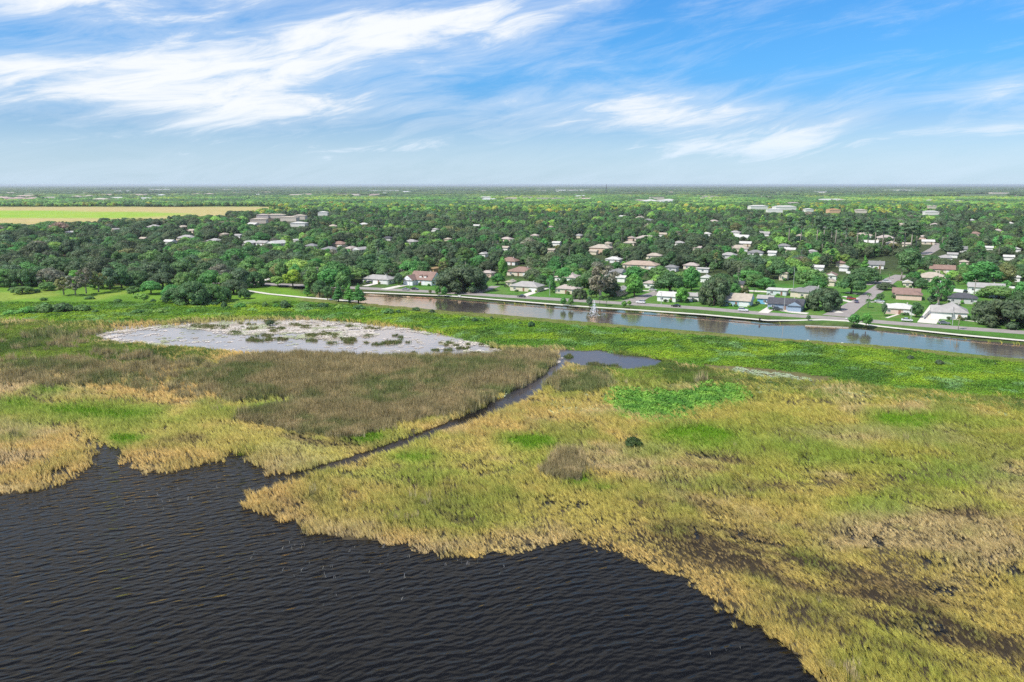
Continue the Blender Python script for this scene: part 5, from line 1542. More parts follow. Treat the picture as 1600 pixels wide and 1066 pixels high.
def fill_trees():
    occ = [(t['u'], t['v'], t['w']) for t in TREES]
    pts = []
    # sample in plan, near to far
    grid = {}
    def near_ok(x, y, r):
        k = 10
        cx, cy = int(x // k), int(y // k)
        for i in range(cx - 2, cx + 3):
            for j in range(cy - 2, cy + 3):
                for (a, b, q) in grid.get((i, j), ()):
                    if (a - x) ** 2 + (b - y) ** 2 < (0.36 * (q + r)) ** 2: return False
        return True
    def put(x, y, r): grid.setdefault((int(x // 10), int(y // 10)), []).append((x, y, r))
    for t in TREES: put(t['x'], t['y'], t['w'])
    N = 30000
    ys = np.exp(rng.uniform(math.log(385), math.log(2300), N * 2))
    ys = np.concatenate([np.sqrt(rng.uniform(385 ** 2, 1250 ** 2, N)), np.sqrt(rng.uniform(1200 ** 2, 2300 ** 2, N // 2))])
    xs = rng.uniform(-1, 1, len(ys)) * (0.70 * ys + 20)
    u, v, d = px(xs, ys, TOWN_Z)
    mead = zone('meadow', xs, ys); fld = zone('field', xs, ys); grn = zone('green', xs, ys); lawn = zone('townlawn', xs, ys); can = zone('canal', xs, ys)
    nz = fbm(xs, ys, 60, 131); nt = fbm(xs, ys, 45, 137)
    for i in range(len(ys)):
        U, Vv = u[i], v[i]
        x, y = xs[i], ys[i]
        if mead[i] > 0.4 or fld[i] > 0.35 or grn[i] > 0.2 or can[i] > 0.05: continue
        if Vv > 300 and y < 385 + 0.0: continue
        # south of the street nothing but the planted saplings
        if 330 < U < 1900:
            rv = np.interp(U, [p[0] for p in ROAD], [p[1] for p in ROAD])
            if Vv > rv - 3: continue
        elif U <= 330 and Vv > 446: continue
        leftwood = U < 420 + (440 - Vv) * 0.6 and Vv > 352
        dens = 1.0 if leftwood else (0.55 + 0.6 * nz[i])
        if lawn[i] > 0.5: dens *= 0.30
        if random.random() > dens: continue
        shade_band = Vv > 336 + 10 * (nt[i] - 0.5)  # cloud shade here and sunlight beyond are put into the tree tones
        kr = random.random()
        if not shade_band: kind = 'round' if kr < 0.60 else 'oak'
        else: kind = 'dome' if kr < (0.34 if leftwood else 0.18) else 'oak' if kr < (0.72 if leftwood else 0.56) else 'round' if kr < 0.90 else 'open' if kr < 0.95 else 'pine' if kr < 0.98 and not leftwood else 'palm' if kr < 0.99 and not leftwood else 'oak'
        w = {'oak': random.uniform(10, 19) , 'dome': random.uniform(14, 25), 'round': random.uniform(6, 10.5), 'open': random.uniform(8, 13), 'pine': random.uniform(5, 7), 'palm': random.uniform(4, 5)}[kind]
        h = {'oak': random.uniform(0.62, 0.80), 'dome': random.uniform(0.46, 0.58), 'round': random.uniform(0.9, 1.25), 'open': random.uniform(0.9, 1.1), 'pine': random.uniform(2.3, 3.0), 'palm': 1.5}[kind] * w
        if lawn[i] > 0.5: w *= 0.7; h *= 0.75
        if not near_ok(x, y, w): continue
        m = F_PX / d[i]
        if clear_hit(U - w * m * 0.5, Vv - h * m * 0.92, U + w * m * 0.5, Vv - h * m * 0.1, Vv): continue
        q = nt[i] + random.uniform(-0.22, 0.22)
        if shade_band:
            tone = 'dark' if q < 0.41 else 'deep' if q < 0.54 else 'bluish' if q < 0.59 else 'mid' if q < 0.68 else 'emer' if q < 0.75 else 'olive' if q < 0.79 else 'grey' if q < 0.82 else 'fresh'
        else:
            tone = 'deep' if q < 0.34 else 'mid' if q < 0.44 else 'bright' if q < 0.54 else 'fresh' if q < 0.66 else 'lime' if q < 0.73 else 'yellow'  # brighter leaf colours carry the sunlight on the far band
        t = TINT[tone]; j = random.uniform(0.75, 1.45)
        TREES.append(dict(x=x, y=y, z=TOWN_Z, w=w, h=h, kind=kind, proto=random.randrange(len(PROTO[kind])), tone=tone, tint=(t[0] * j * random.uniform(0.9, 1.12), t[1] * j, t[2] * j), explicit=False, u=U, v=Vv, label=None))
        put(x, y, w)


fill_trees()

TREE_NAME = {'oak': 'oak_tree', 'dome': 'oak_tree', 'round': 'broadleaf_tree', 'open': 'open_crowned_tree', 'cone': 'cypress_tree', 'pine': 'pine_tree', 'palm': 'palm_tree', 'shrub': 'shrub', 'bare': 'bare_tree'}
SHAPE = {'oak': 'domed oak', 'dome': 'low spreading oak', 'round': 'rounded tree', 'open': 'open crowned tree', 'cone': 'pointed cypress', 'pine': 'tall pine', 'palm': 'palm', 'shrub': 'shrub', 'bare': 'bare crowned tree'}
_first = {}


def plant_tree(t):
    p = PROTO[t['kind']][t['proto']]
    root = empty(TREE_NAME[t['kind']], (t['x'], t['y'], t['z']), random.uniform(0, 6.28))
    root.scale = (t['w'] / p['w'], t['w'] / p['w'], t['h'] / p['h'])
    key = (t['kind'], t['proto'])
    if key not in _first:
        _first[key] = (obj('trunk', p['trunk'], root), obj('crown', p['crown'], root))
        tr, cr = _first[key]
    else:
        tr, cr = (q.copy() for q in _first[key])
        for q in (tr, cr): COL.objects.link(q); q.parent = root
    cr['tint'] = t['tint']
    ws = t['w'] * F_PX / px(t['x'], t['y'], t['z'])[2]
    big = 'large ' if t['w'] > 15 else 'small ' if t['w'] < 7 and t['kind'] != 'shrub' else ''
    if t['kind'] == 'palm': big = 'short ' if t['h'] < 5.5 else ''
    tag(root, 'tree', 'shrub' if t['kind'] == 'shrub' else 'tree', 'shrubs on the bank' if t['kind'] == 'shrub' else 'trees of the town and wood')
    if t['label']: root['label'] = t['label']
    else: later_label(root, f"{big}{TONE[t['tone']]} {SHAPE[t['kind']]}", t['u'], t['v'])
    return root


def visible_rank():
    """largest in the picture first; a tree mostly behind nearer crowns counts for less"""
    T_ = sorted(TREES, key=lambda t: t['y'])
    cov = np.zeros((240, 820), bool)                    # 2 px cells over u -20..1620, v 290..530 (1 px rows -> 1)
    for t in T_:
        d = px(t['x'], t['y'], t['z'])[2]
        w, h = t['w'] * F_PX / d, t['h'] * F_PX / d
        u0, u1 = int((t['u'] - w / 2 + 20) / 2), int((t['u'] + w / 2 + 20) / 2)
        v0, v1 = int(t['v'] - h - 290), int(t['v'] - h * 0.15 - 290)
        u0, u1, v0, v1 = max(0, u0), min(820, u1 + 1), max(0, v0), min(240, v1 + 1)
        if u1 <= u0 or v1 <= v0: t['vis'] = 0; continue
        c = cov[v0:v1, u0:u1]
        t['vis'] = int((~c).sum()) * 2
        c[:] = True
    return sorted(TREES, key=lambda t: (-(t['explicit']), -t['vis']))


ranked = visible_rank()
NSINGLE = 300
singles, rest = ranked[:NSINGLE], ranked[NSINGLE:]
for t in singles: plant_tree(t)

# every further tree, past the three hundred that show largest
protos, pidx = [], {}
for kind in ('oak', 'dome', 'round', 'open', 'pine', 'palm', 'cone', 'bare'):
    for i, p in enumerate(PROTO[kind]):
        me = p['crown'].copy()
        bm = bmesh.new(); bm.from_mesh(me)
        nf = len(bm.faces)
        bm.from_mesh(p['trunk'])
        for k, f in enumerate(bm.faces):
            if k >= nf: f.material_index = 1
        bm.to_mesh(me); bm.free()
        me.materials.append(p['trunk'].materials[0])
        pidx[(kind, i)] = len(protos)
        protos.append(hidden_object('distant_tree', me))


def distant_trees():
    A = lambda k: np.array([t[k] for t in rest], float)
    n = len(rest)
    o = scatter('distant_trees', protos, A('x'), A('y'), A('z'), A('w') * 0 + 1, rng.uniform(0, 6.28, n), np.array([t['tint'] for t in rest]), 'mass of smaller trees filling the wood and gardens behind', 'trees')
    pk = np.array([pidx[(t['kind'], t['proto'])] for t in rest], np.int32)
    o.data.attributes['pick'].data.foreach_set('value', pk)
    s = np.array([(t['w'] / PROTO[t['kind']][t['proto']]['w'],) * 2 + (t['h'] / PROTO[t['kind']][t['proto']]['h'],) for t in rest], np.float32)
    o.data.attributes['sc'].data.foreach_set('vector', s.ravel())


distant_trees()


# ---- far woods: patches of canopy out to the horizon
def canopy_patch(name, seed, R, n, lr):
    r = random.Random(seed)
    V, F, var = [], [], []
    for i in range(n):
        a = r.uniform(0, 2 * PI); q = R * math.sqrt(r.random())
        c = Vector((q * math.cos(a), q * math.sin(a), r.uniform(4.5, 8)))
        rad = lr * r.uniform(0.7, 1.4); lv = r.uniform(0.6, 1.35); hu = r.uniform(-0.15, 0.25)
        b = len(V)
        for v in ICO1[0]:
            k = r.uniform(0.8, 1.2)
            V.append((c.x + v.x * rad * k, c.y + v.y * rad * k, max(0.0, c.z + v.z * rad * 0.72 * k)))
        for f in ICO1[1]:
            g = lv * r.uniform(0.85, 1.15)
            F.append(tuple(b + j for j in f)); var.append((g * (1 + hu), g, g))
    return hidden_object(name, leafmesh(name, V, F, var, LEAF))


def far_woods():
    P = [canopy_patch('canopy_patch', 500 + i, 34, 26, 6.5) for i in range(4)]
    xs, ys = [], []
    for y0, y1, step in ((2000, 3400, 52), (3400, 6200, 78), (6200, 14000, 170)):
        hw = 0.70 * y1
        n = int((y1 - y0) * 2 * hw / step ** 2)
        y = np.sqrt(rng.uniform(y0 ** 2, y1 ** 2, n)); x = rng.uniform(-1, 1, n) * 0.70 * y
        xs.append(x); ys.append(y)
    x, y = np.concatenate(xs), np.concatenate(ys)
    u, v, d = px(x, y)
    keep = zone('meadow', x, y) < 0.3
    keep &= fbm(x, y, 500, 141) > np.where(y > 3600, 0.40, 0.30)
    for c in CLEAR:
        if c[3] < 336:
            keep &= ~((u > c[0] - 6) & (u < c[2] + 6) & (v > c[4] - 0.3) & (v < c[4] + (3.2 if c[4] > 306 else 1.2)))
    x, y, u, v = x[keep], y[keep], u[keep], v[keep]
    n = len(x)
    k = fbm(x, y * 0.6, 260, 151) + rng.normal(0, 0.09, n)
    C = [TINT[q] for q in ('deep', 'mid', 'bright', 'fresh', 'lime')]  # sunlight on these distant woods is put into the tints
    tint = np.stack([np.interp(k, [0.30, 0.42, 0.52, 0.62, 0.76], [c[i] for c in C]) for i in range(3)], 1)
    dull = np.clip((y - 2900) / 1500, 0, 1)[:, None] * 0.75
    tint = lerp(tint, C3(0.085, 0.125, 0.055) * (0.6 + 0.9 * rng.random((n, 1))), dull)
    sc = np.where(y < 3400, 1.0, np.where(y < 6200, 1.5, 2.6)) * rng.uniform(0.8, 1.3, n)
    sz = np.where(y < 3400, 0.95, 1.0) * rng.uniform(0.7, 1.15, n)
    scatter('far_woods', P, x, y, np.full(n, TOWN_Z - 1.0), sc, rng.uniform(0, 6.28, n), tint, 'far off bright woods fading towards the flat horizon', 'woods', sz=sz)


far_woods()

# ---- shrubs on the bank and in the marsh
for a in [(415, 481, 14, 10, 'mid'), (446, 483, 22, 15, 'deep'), (432, 482, 12, 9, 'bright'), (480, 482, 18, 9, 'mid'), (505, 482, 22, 10, 'deep'), (530, 484, 16, 9, 'fresh'), (560, 485, 22, 10, 'deep'), (585, 487, 14, 8, 'fresh'), (606, 491, 24, 10, 'mid'), (622, 491, 11, 8, 'deep'), (650, 487, 16, 8, 'deep'),
          (675, 491, 14, 8, 'dark'), (722, 502, 11, 8, 'mid'), (742, 504, 13, 9, 'deep'), (754, 504, 12, 8, 'mid'), (768, 501, 7, 8, 'deep'), (812, 508, 9, 6, 'mid'), (830, 513, 13, 13, 'deep'), (908, 516, 12, 6, 'mid'), (975, 520, 12, 9, 'mid'), (937, 520, 6, 4, 'deep'), (1060, 524, 8, 4, 'mid'), (1422, 563, 15, 9, 'dark'),
          (1468, 571, 17, 10, 'dark'), (1554, 571, 9, 5, 'dark'), (1250, 553, 12, 5, 'mid'), (990, 699, 38, 17, 'mid'), (70, 489, 44, 18, 'mid'), (100, 488, 40, 16, 'deep'), (128, 487, 34, 13, 'mid'), (44, 491, 34, 14, 'bright'), (15, 494, 24, 10, 'bright'), (216, 467, 16, 10, 'fresh'), (184, 474, 16, 8, 'mid'), (240, 473, 10, 7, 'deep'),
          (250, 490, 26, 9, 'fresh'), (215, 491, 22, 9, 'mid'), (350, 483, 14, 13, 'deep'), (375, 482, 26, 10, 'bright'), (395, 488, 20, 8, 'fresh'), (300, 489, 18, 8, 'bright'), (422, 509, 15, 10, 'dark'), (285, 478, 30, 10, 'mid'), (330, 478, 26, 8, 'deep'), (150, 490, 16, 7, 'mid'), (470, 489, 20, 7, 'fresh'), (530, 493, 18, 6, 'bright'), (560, 495, 20, 7, 'fresh'),
          (20, 455, 16, 7, 'deep'), (58, 458, 12, 8, 'deep'), (68, 470, 14, 6, 'mid'), (140, 468, 18, 6, 'mid')]:
    u, v, w, h, tone = a
    n0 = len(TREES)
    tree(u, v, w, h, 'shrub', tone, z=0.2)
    t = TREES.pop()
    if (u, v) == (990, 699): t['label'] = 'lone dark rounded bush among the golden reeds'; t['tint'] = (0.055, 0.095, 0.02)
    if (u, v) == (422, 509): t['label'] = 'dark bush standing at the pond edge'
    plant_tree(t)
for root, w, d, short in GARDENS:        # clipped bushes along the house fronts
    for k in range(3 if w > 11 else 2):
        p = Matrix.Rotation(root.rotation_euler.z, 3, 'Z') @ Vector((random.uniform(-0.5, 0.5) * w, -d / 2 - random.uniform(0.8, 2.2), 0)) + Vector(root.location)
        U, Vv, dd = px(p.x, p.y, TOWN_Z)
        n0 = len(TREES)
        tree(float(U), float(Vv), random.uniform(1.6, 3.2) * F_PX / dd, random.uniform(1.1, 2.2) * F_PX / dd, 'shrub', random.choice(('deep', 'mid', 'bright', 'emer', 'dark', 'fresh')))
        t_ = TREES.pop(); t_['garden'] = short
        r_ = plant_tree(t_); r_['group'] = 'garden bushes'
LANDMARKS += [(60, 482, 'shrub bank beyond the olive grass'), (500, 478, 'near end of the canal'), (740, 495, 'middle of the green bank'), (960, 512, 'canal fountain'), (1450, 560, 'right stretch of green bank')]


# ================================================================== VEHICLES
def car_meshes(suv):
    L, W, H = (4.7, 1.85, 1.75) if suv else (4.6, 1.8, 1.42)
    def loft(prof, y_of, name, m):
        mb = MB()
        n = len(prof)
        for s in (-1, 1):
            mb.V += [(x, s * y_of(z), z) for x, z in prof]
        mb.F.append(tuple(range(n))[::-1]); mb.F.append(tuple(range(n, 2 * n)))
        for i in range(n):
            j = (i + 1) % n
            mb.F.append((i, j, n + j, n + i))
        me = mb.mesh(name, m)
        bm = bmesh.new(); bm.from_mesh(me); bmesh.ops.recalc_face_normals(bm, faces=bm.faces)
        bmesh.ops.bevel(bm, geom=[e for e in bm.edges], offset=0.05, segments=1, affect='EDGES', clamp_overlap=True)
        bm.to_mesh(me); bm.free()
        return me
    if suv:
        body = [(-2.3, 0.35), (2.3, 0.35), (2.35, 0.75), (2.2, 1.0), (1.0, 1.12), (-2.25, 1.12), (-2.35, 0.8)]
        cab = [(-2.18, 1.10), (0.95, 1.10), (0.25, 1.66), (-1.95, 1.70)]
    else:
        body = [(-2.25, 0.3), (2.25, 0.3), (2.3, 0.62), (2.1, 0.80), (0.95, 0.92), (-1.6, 0.95), (-2.25, 0.90), (-2.32, 0.6)]
        cab = [(-1.75, 0.93), (1.05, 0.91), (0.3, 1.36), (-1.05, 1.40)]
    bd = loft(body, lambda z: W / 2 - (0.04 if z < 0.5 else 0), 'body', PAINT)
    base = cab[0][1]
    gm = loft(cab, lambda z: W / 2 - 0.06 - (z - base) * 0.42, 'windows', GLASS)
    top = MB(); (xa, za), (xb, zb) = cab[3], cab[2]
    wy = W / 2 - 0.06 - (za - base) * 0.42
    top.box(xa + 0.06, -wy, za - 0.01, xb - 0.06, wy, za + 0.05)
    rf = top.mesh('roof', PAINT)
    wh = MB(); wh.tube([(0, -0.11, 0), (0, 0.11, 0)], [0.33, 0.33], 14)
    hub = MB(); hub.tube([(0, -0.118, 0), (0, 0.118, 0)], [0.19, 0.19], 10)
    lamp = MB(); lamp.box(-0.04, -0.2, -0.08, 0.05, 0.2, 0.08)
    return dict(body=bd, windows=gm, roof=rf, wheel=wh.mesh('wheel', DARKM), rim=hub.mesh('rim', METAL), lamp=lamp.mesh('headlight', mat('lamp_glass', (0.75, 0.75, 0.7), 0.2, 0.5)), tail=lamp.mesh('tail_light', mat('tail_glass', (0.4, 0.03, 0.02), 0.3, 0.5)), L=L, W=W)


CAR = {False: car_meshes(False), True: car_meshes(True)}


def car(u, v, suv, col, label, rot=0.0, z=TOWN_Z + 0.06):
    c = CAR[suv]
    x, y = gp(u, v, z)
    r = empty('parked_car', (x, y, z), ROADDIR + rot)
    tag(r, label, 'car', 'cars along the canal street')
    for part in ('body', 'roof'):
        o = obj(part, c[part], r); o['tint'] = col
    obj('windows', c['windows'], r)
    for sx in (-1.42, 1.42):
        for sy in (-1, 1):
            w = obj('wheel', c['wheel'], r, (sx, sy * (c['W'] / 2 - 0.09), 0.33)); obj('rim', c['rim'], w)
    for sy in (-1, 1):
        obj('headlight', c['lamp'], r, (2.28, sy * 0.62, 0.66)); obj('tail_light', c['tail'], r, (-2.29, sy * 0.66, 0.72))


car(634, 453.5, False, (.30, .30, .31), 'silver sedan ahead of the dark car below the dormered house')
car(648, 453, False, (.02, .02, .025), 'black sedan just behind the silver one near the dormered house')
car(815, 464.5, False, (.035, .037, .045), 'dark sedan on the street before the cream ranch house', PI)
car(1001, 474, True, (.72, .72, .71), 'white wagon at the mouth of the first side street', PI)
car(1056, 479.5, False, (.015, .017, .016), 'black sedan on the street before the half hidden white house', PI)
car(1161, 486.5, True, (.62, .63, .64), 'pale silver wagon on the street before the pale blue house')
car(1199, 476, True, (.75, .75, .74), 'white wagon on the driveway of the bright blue cottage', PI / 2)
car(1417, 502, False, (.70, .70, .69), 'white sedan on the street before the white topped pink house')
car(1469, 497, True, (.76, .76, .75), 'white van-like wagon standing in the long driveway', 0.3)
car(1475, 506.5, False, (.13, .15, .18), 'blue grey sedan on the street before the white peaked house')
car(1536, 505, False, (.72, .72, .71), 'white sedan under the great dark trees beside the street')
car(578, 443, True, (.05, .055, .06), 'dark wagon parked at the end of the long low white house', PI / 2)
car(1302, 481, False, (.7, .7, .69), 'white sedan beneath the corner oak')
car(846, 451, False, (.55, .53, .48), 'beige sedan on the drive of the cream ranch house', PI / 2)
car(1330, 468.5, True, (.30, .03, .03), 'dark red wagon on a drive left of the side street', 0.1)
car(1374, 472.5, False, (.5, .52, .55), 'silver sedan on the drive beside the red brown roofs', 0.05)
car(1386, 441.5, True, (.7, .7, .7), 'white wagon parked near the top of the side street', 0.3)
car(1338, 473, False, (.10, .12, .2), 'navy sedan at the kerb of the side street', PI / 2 + 0.2)
car(1512, 458, True, (.03, .03, .03), 'black wagon behind the white panel fence', 0.0)
car(1020, 454.5, False, (.45, .45, .46), 'grey sedan by the small pink roofed corner house', 0.2)
car(905, 451, True, (.72, .72, .71), 'white wagon behind the dusty pink roof', 0.0)
car(742, 455, False, (.6, .61, .62), 'silver sedan turning in beside the giant oak', 0.9)
car(1215, 485, True, (.06, .065, .075), 'dark wagon on the pale forecourt of the slate blue house', 0.2)


# ================================================================== STREET FURNITURE
def street_lamp(u, v, hpx, label, arm=1):
    x, y = gp(u, v, TOWN_Z)
    h = hpx / F_PX * px(x, y, TOWN_Z)[2]
    r = empty('street_lamp', (x, y, TOWN_Z), ROADDIR)
    tag(r, label, 'lamp', 'street lamps')
    p = MB(); p.tube([(0, 0, -0.2), (0, 0, h * 0.5), (0, 0, h)], [0.13, 0.10, 0.08], 7); p.build('pole', METAL, r)
    a = MB(); a.tube([(0, 0, h - 0.1), (0, -0.9 * arm, h + 0.25), (0, -1.9 * arm, h + 0.3)], [0.06, 0.05, 0.05], 5); a.build('arm', METAL, r)
    b = MB(); b.box(-0.17, -2.6 * arm if arm > 0 else 1.8, h + 0.22, 0.17, -1.8 * arm if arm > 0 else 2.6, h + 0.38); b.build('lamp_head', METAL, r)


for a in [(859, 463, 24, 'thin grey street lamp before the low dusty pink roofed house'), (1225, 487, 30, 'pale street lamp rising before the slate blue house'), (1239, 457, 38, 'tall pale street lamp on the lawn behind the flat white roof'),
          (1423, 500, 22, 'street lamp beside the white topped pink house'), (640, 449, 14, 'short street lamp before the dormered house'), (1104, 433, 16, 'street lamp on the bright lawn behind the big dark tree'), (1033, 477, 20, 'street lamp right of the first side street mouth'),
          (605, 447, 20, 'street lamp before the long low white house'), (1488, 508, 22, 'street lamp before the white peaked house'), (958, 420, 16, 'street lamp by the blue grey roofed house')]:
    street_lamp(*a)


def utility_pole(u, v, hpx, label):
    x, y = gp(u, v, TOWN_Z)
    h = hpx / F_PX * px(x, y, TOWN_Z)[2]
    r = empty('utility_pole', (x, y, TOWN_Z), ROADDIR)
    tag(r, label, 'utility pole', 'utility poles')
    p = MB(); p.tube([(0, 0, -0.3), (0, 0, h)], [0.22, 0.15], 8); p.build('pole', PALEBARK, r)
    a = MB(); a.box(-1.3, -0.27, h - 1.0, 1.3, -0.17, h - 0.82); a.build('crossarm', WOOD, r)
    t = MB(); t.tube([(0.1, 0.35, h - 3.2), (0.1, 0.35, h - 2.1)], [0.26, 0.26], 8); t.build('transformer', METAL, r)
    for k in (-1.1, -0.4, 0.4, 1.1):
        i = MB(); i.tube([(k, -0.22, h - 0.82), (k, -0.22, h - 0.55)], [0.06, 0.05], 6); i.build('insulator', METAL, r)


utility_pole(497, 446, 30, 'tall pale utility pole above the park trees')
utility_pole(626, 429, 20, 'utility pole in the wood behind the cream gabled house')
utility_pole(1522, 462, 26, 'leaning white utility pole by the long grey roof')
utility_pole(777, 393, 16, 'slim utility pole behind the giant oak')
utility_pole(770, 393, 16, 'second slim utility pole behind the giant oak')
utility_pole(1375, 430, 18, 'utility pole where the side street bends')

# radio mast on the horizon
x, y = gp(947, 303.5, TOWN_Z)
r = empty('radio_mast', (x, y, TOWN_Z))
tag(r, 'slender dark radio mast rising above the flat horizon', 'mast')
hm = 16 / F_PX * px(x, y, 0)[2]
p = MB()
for a in range(3):
    ca, sa = math.cos(a * 2.094) * 5.5, math.sin(a * 2.094) * 5.5
    p.tube([(ca, sa, -1), (ca * 0.25, sa * 0.25, hm * 0.9)], [1.5, 0.8], 4)
for k in range(14):
    z = hm * 0.06 * (k + 0.5); q = 1 - 0.75 * z / (hm * 0.9)
    for a in range(3):
        b = (a + 1) % 3
        P0 = (math.cos(a * 2.094) * 5.5 * q, math.sin(a * 2.094) * 5.5 * q, z); P1 = (math.cos(b * 2.094) * 5.5 * q, math.sin(b * 2.094) * 5.5 * q, z + hm * 0.05)
        p.tube([P0, P1], [0.4, 0.4], 4)
p.build('lattice', mat('dark_steel', (0.10, 0.10, 0.11), 0.6, 0.3), r)
p = MB(); p.tube([(0, 0, hm * 0.88), (0, 0, hm)], [0.9, 0.5], 5); p.build('antenna', mat('dark_steel', (0.10, 0.10, 0.11)), r)

# fountain in the canal
x, y = gp(928, 493, 0.05)
r = empty('fountain', (x, y, 0.05))
tag(r, 'white spraying fountain jet standing in the canal', 'fountain')
p = MB(); p.tube([(0, 0, -0.3), (0, 0, 0.12)], [0.7, 0.6], 12); p.build('float', DARKM, r)
p = MB(); rr_ = random.Random(5)
for k in range(260):
    a = rr_.uniform(0, 6.28); s = rr_.random(); out = rr_.random() ** 1.5 * 3.4
    t = rr_.random()
    top = 6.6 * (1 - out / 4.4)
    px_, pz = out * t, 4 * top * t * (1 - t) + 0.1 if out > 0.5 else t * 7.2
    q = Vector((px_ * math.cos(a), px_ * math.sin(a), pz))
    w = 0.045 + 0.05 * rr_.random()
    p.tube([q, q + Vector((rr_.uniform(-.06, .06), rr_.uniform(-.06, .06), 0.45))], [w, w * 0.4], 4)
p.build('spray', FOAM, r)
p = MB()
for k in range(60):
    a = rr_.uniform(0, 6.28); q = rr_.uniform(0.6, 4.0)
    s = rr_.uniform(0.08, 0.3)
    p.poly([(q * math.cos(a) + s * math.cos(b), q * math.sin(a) + s * math.sin(b), 0.03 + 0.0008 * k) for b in np.linspace(0, 2 * PI, 7)[:-1]])
p.build('foam', FOAM, r)

# outfall in the near bank, sea wall on the far bank
x, y = gp(1288, 537, 0)
r = empty('concrete_outfall', (x, y, 0), ROADDIR)
tag(r, 'pale concrete outfall notched into the near canal bank', 'outfall')
for s in (-1, 1):
    p = MB(); p.box(s * 6.2 - 0.35, -3.0, -0.8, s * 6.2 + 0.35, 3.2, 0.42); p.build('wing_wall', PALECONC, r)
p = MB(); p.box(-5.84, -3.0, -0.8, 5.84, -2.4, 0.44); p.build('head_wall', PALECONC, r)
for k in (-3.6, 0, 3.6):
    p = MB(); p.tube([(k, -2.39, 0.12), (k, -2.2, 0.12)], [0.28, 0.28], 14); p.build('pipe_mouth', DARKM, r)
a0, b0 = gp(1258, 509.5, 0.1), gp(1326, 512.5, 0.1)
r = empty('sea_wall', (*a0, 0))
tag(r, 'short pale sea wall on the far bank below the side street', 'wall')
L = math.hypot(b0[0] - a0[0], b0[1] - a0[1]); r.rotation_euler = (0, 0, math.atan2(b0[1] - a0[1], b0[0] - a0[0]))
n = int(L / 2.4)
_pm = MB(); _pm.box(0.02, -0.15, -0.8, 2.38, 0.2, 0.30); pm = _pm.mesh('panel', PALECONC)
for k in range(n): obj('panel', pm, r, (k * L / n, random.uniform(-0.02, 0.02), 0))
p = MB(); p.box(0, -0.22, 0.302, L, 0.28, 0.40); p.build('cap', PALECONC, r)


# fences
def fence(pts, h, m, label):
    P = [gp(u, v, TOWN_Z) for u, v in pts]
    r = empty('fence', (*P[0], TOWN_Z))
    tag(r, label, 'fence', 'garden fences')
    for a, b in zip(P[:-1], P[1:]):
        L = math.hypot(b[0] - a[0], b[1] - a[1]); an = math.atan2(b[1] - a[1], b[0] - a[0])
        n = max(1, round(L / 2.4)); s = L / n
        q = MB(); q.box(0.07, -0.03, 0.05, s - 0.07, 0.03, h); me = q.mesh('panel', m)
        g = MB(); g.box(-0.06, -0.06, -0.3, 0.06, 0.06, h + 0.1); pm = g.mesh('post', m)
        for k in range(n):
            loc = (a[0] - P[0][0] + math.cos(an) * s * k, a[1] - P[0][1] + math.sin(an) * s * k, 0)
            obj('panel', me, r, loc, an); obj('post', pm, r, loc, an)


fence([(1490, 456), (1526, 460)], 1.8, WHITE, 'white panel fence before the long grey roof')
fence([(1443, 499), (1456, 486), (1468, 476)], 1.7, WHITE, 'white fence climbing beside the long driveway')
fence([(1322, 427), (1340, 430)], 1.6, WHITE, 'white fence on the back lawn near the little gable house')
fence([(1545, 465), (1570, 465.5)], 1.5, WHITE, 'low white fence behind the great dark trees')

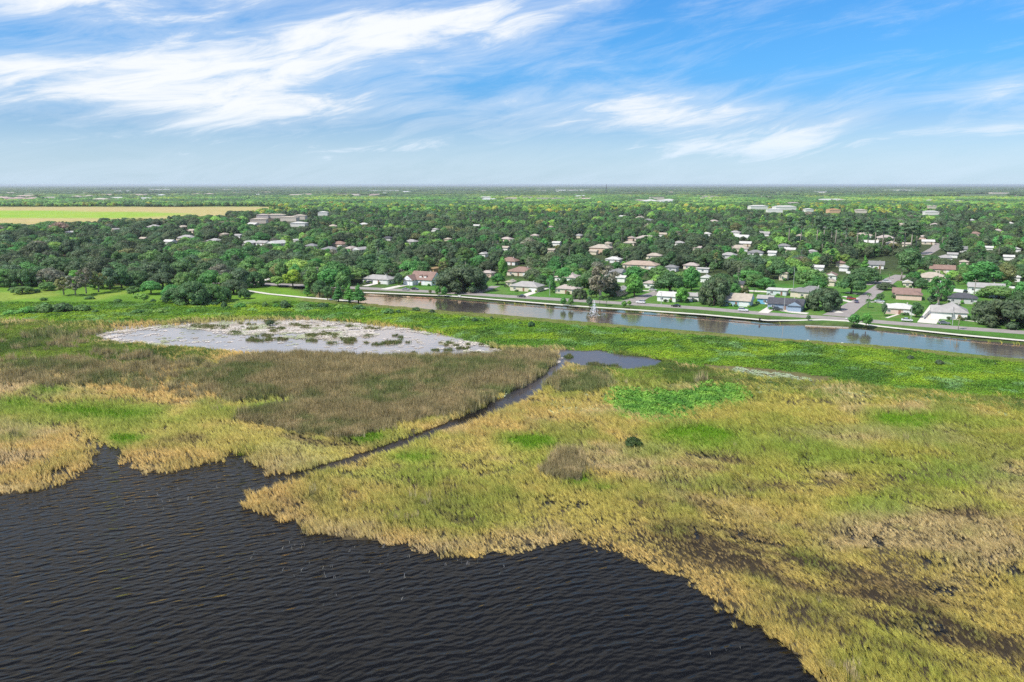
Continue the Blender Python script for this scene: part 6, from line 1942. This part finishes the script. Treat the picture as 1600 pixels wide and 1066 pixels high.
# small things by the path
x, y = gp(1187, 500.5, TOWN_Z + 0.1)
r = empty('litter_bin', (x, y, TOWN_Z + 0.05)); tag(r, 'small dark litter bin beside the canal path', 'bin')
p = MB(); p.tube([(0, 0, 0), (0, 0, 1.0)], [0.30, 0.36], 12); p.build('drum', DARKM, r)
p = MB(); p.tube([(0, 0, 1.0), (0, 0, 1.12)], [0.4, 0.28], 12); p.build('lid', DARKM, r)
p = MB(); p.tube([(0.5, 0, -0.05), (0.5, 0, 1.2)], [0.05, 0.05], 6); p.build('post', METAL, r)


def bench(u, v, label):
    x, y = gp(u, v, TOWN_Z)
    r = empty('bench', (x, y, TOWN_Z + 0.02), ROADDIR + PI)
    tag(r, label, 'bench', 'benches by the path')
    for k in range(4):
        q = MB(); q.box(-0.95, -0.25 + k * 0.13, 0.44, 0.95, -0.14 + k * 0.13, 0.48); q.build('slat', WHITE, r)
    for k in range(3):
        q = MB(); q.box(-0.95, 0.27, 0.55 + k * 0.14, 0.95, 0.31, 0.66 + k * 0.14); q.build('slat', WHITE, r)
    for s in (-0.8, 0.8):
        q = MB(); q.box(s - 0.05, -0.25, -0.1, s + 0.05, 0.26, 0.44); q.box(s - 0.05, 0.312, -0.1, s + 0.05, 0.36, 0.97); q.build('leg', METAL, r)


bench(718, 464, 'white bench by the path before the giant oak')
bench(1324, 500, 'white bench by the path at the side street')
for (u, v, label) in [(716, 451, 'white mailbox on the shaded lawn under the giant oak'), (732, 453, 'second white mailbox right of the first under the giant oak')]:
    x, y = gp(u, v, TOWN_Z)
    r = empty('mailbox', (x, y, TOWN_Z), ROADDIR); tag(r, label, 'mailbox', 'mailboxes')
    p = MB(); p.box(-0.06, -0.06, -0.1, 0.06, 0.06, 1.05); p.build('post', WHITE, r)
    p = MB(); p.box(-0.22, -0.4, 1.05, 0.22, 0.3, 1.5); p.build('box', WHITE, r)

# ================================================================== AIR
def build_haze():
    m, t, out = new_mat('haze')
    vol = t.add('ShaderNodeVolumePrincipled')
    vol.inputs['Color'].default_value = (0.80, 0.88, 0.96, 1)
    vol.inputs['Density'].default_value = 4.6e-5
    vol.inputs['Anisotropy'].default_value = 0.2
    t.l.new(vol.outputs[0], out.inputs['Volume'])
    p = MB(); p.box(-37000, -6000, -2.5, 37000, 47000, 64.0)
    o = p.build('haze', m)
    tag(o, 'pale thin air lying over the whole plain', 'haze', kind='stuff')


build_haze()
finish_labels()
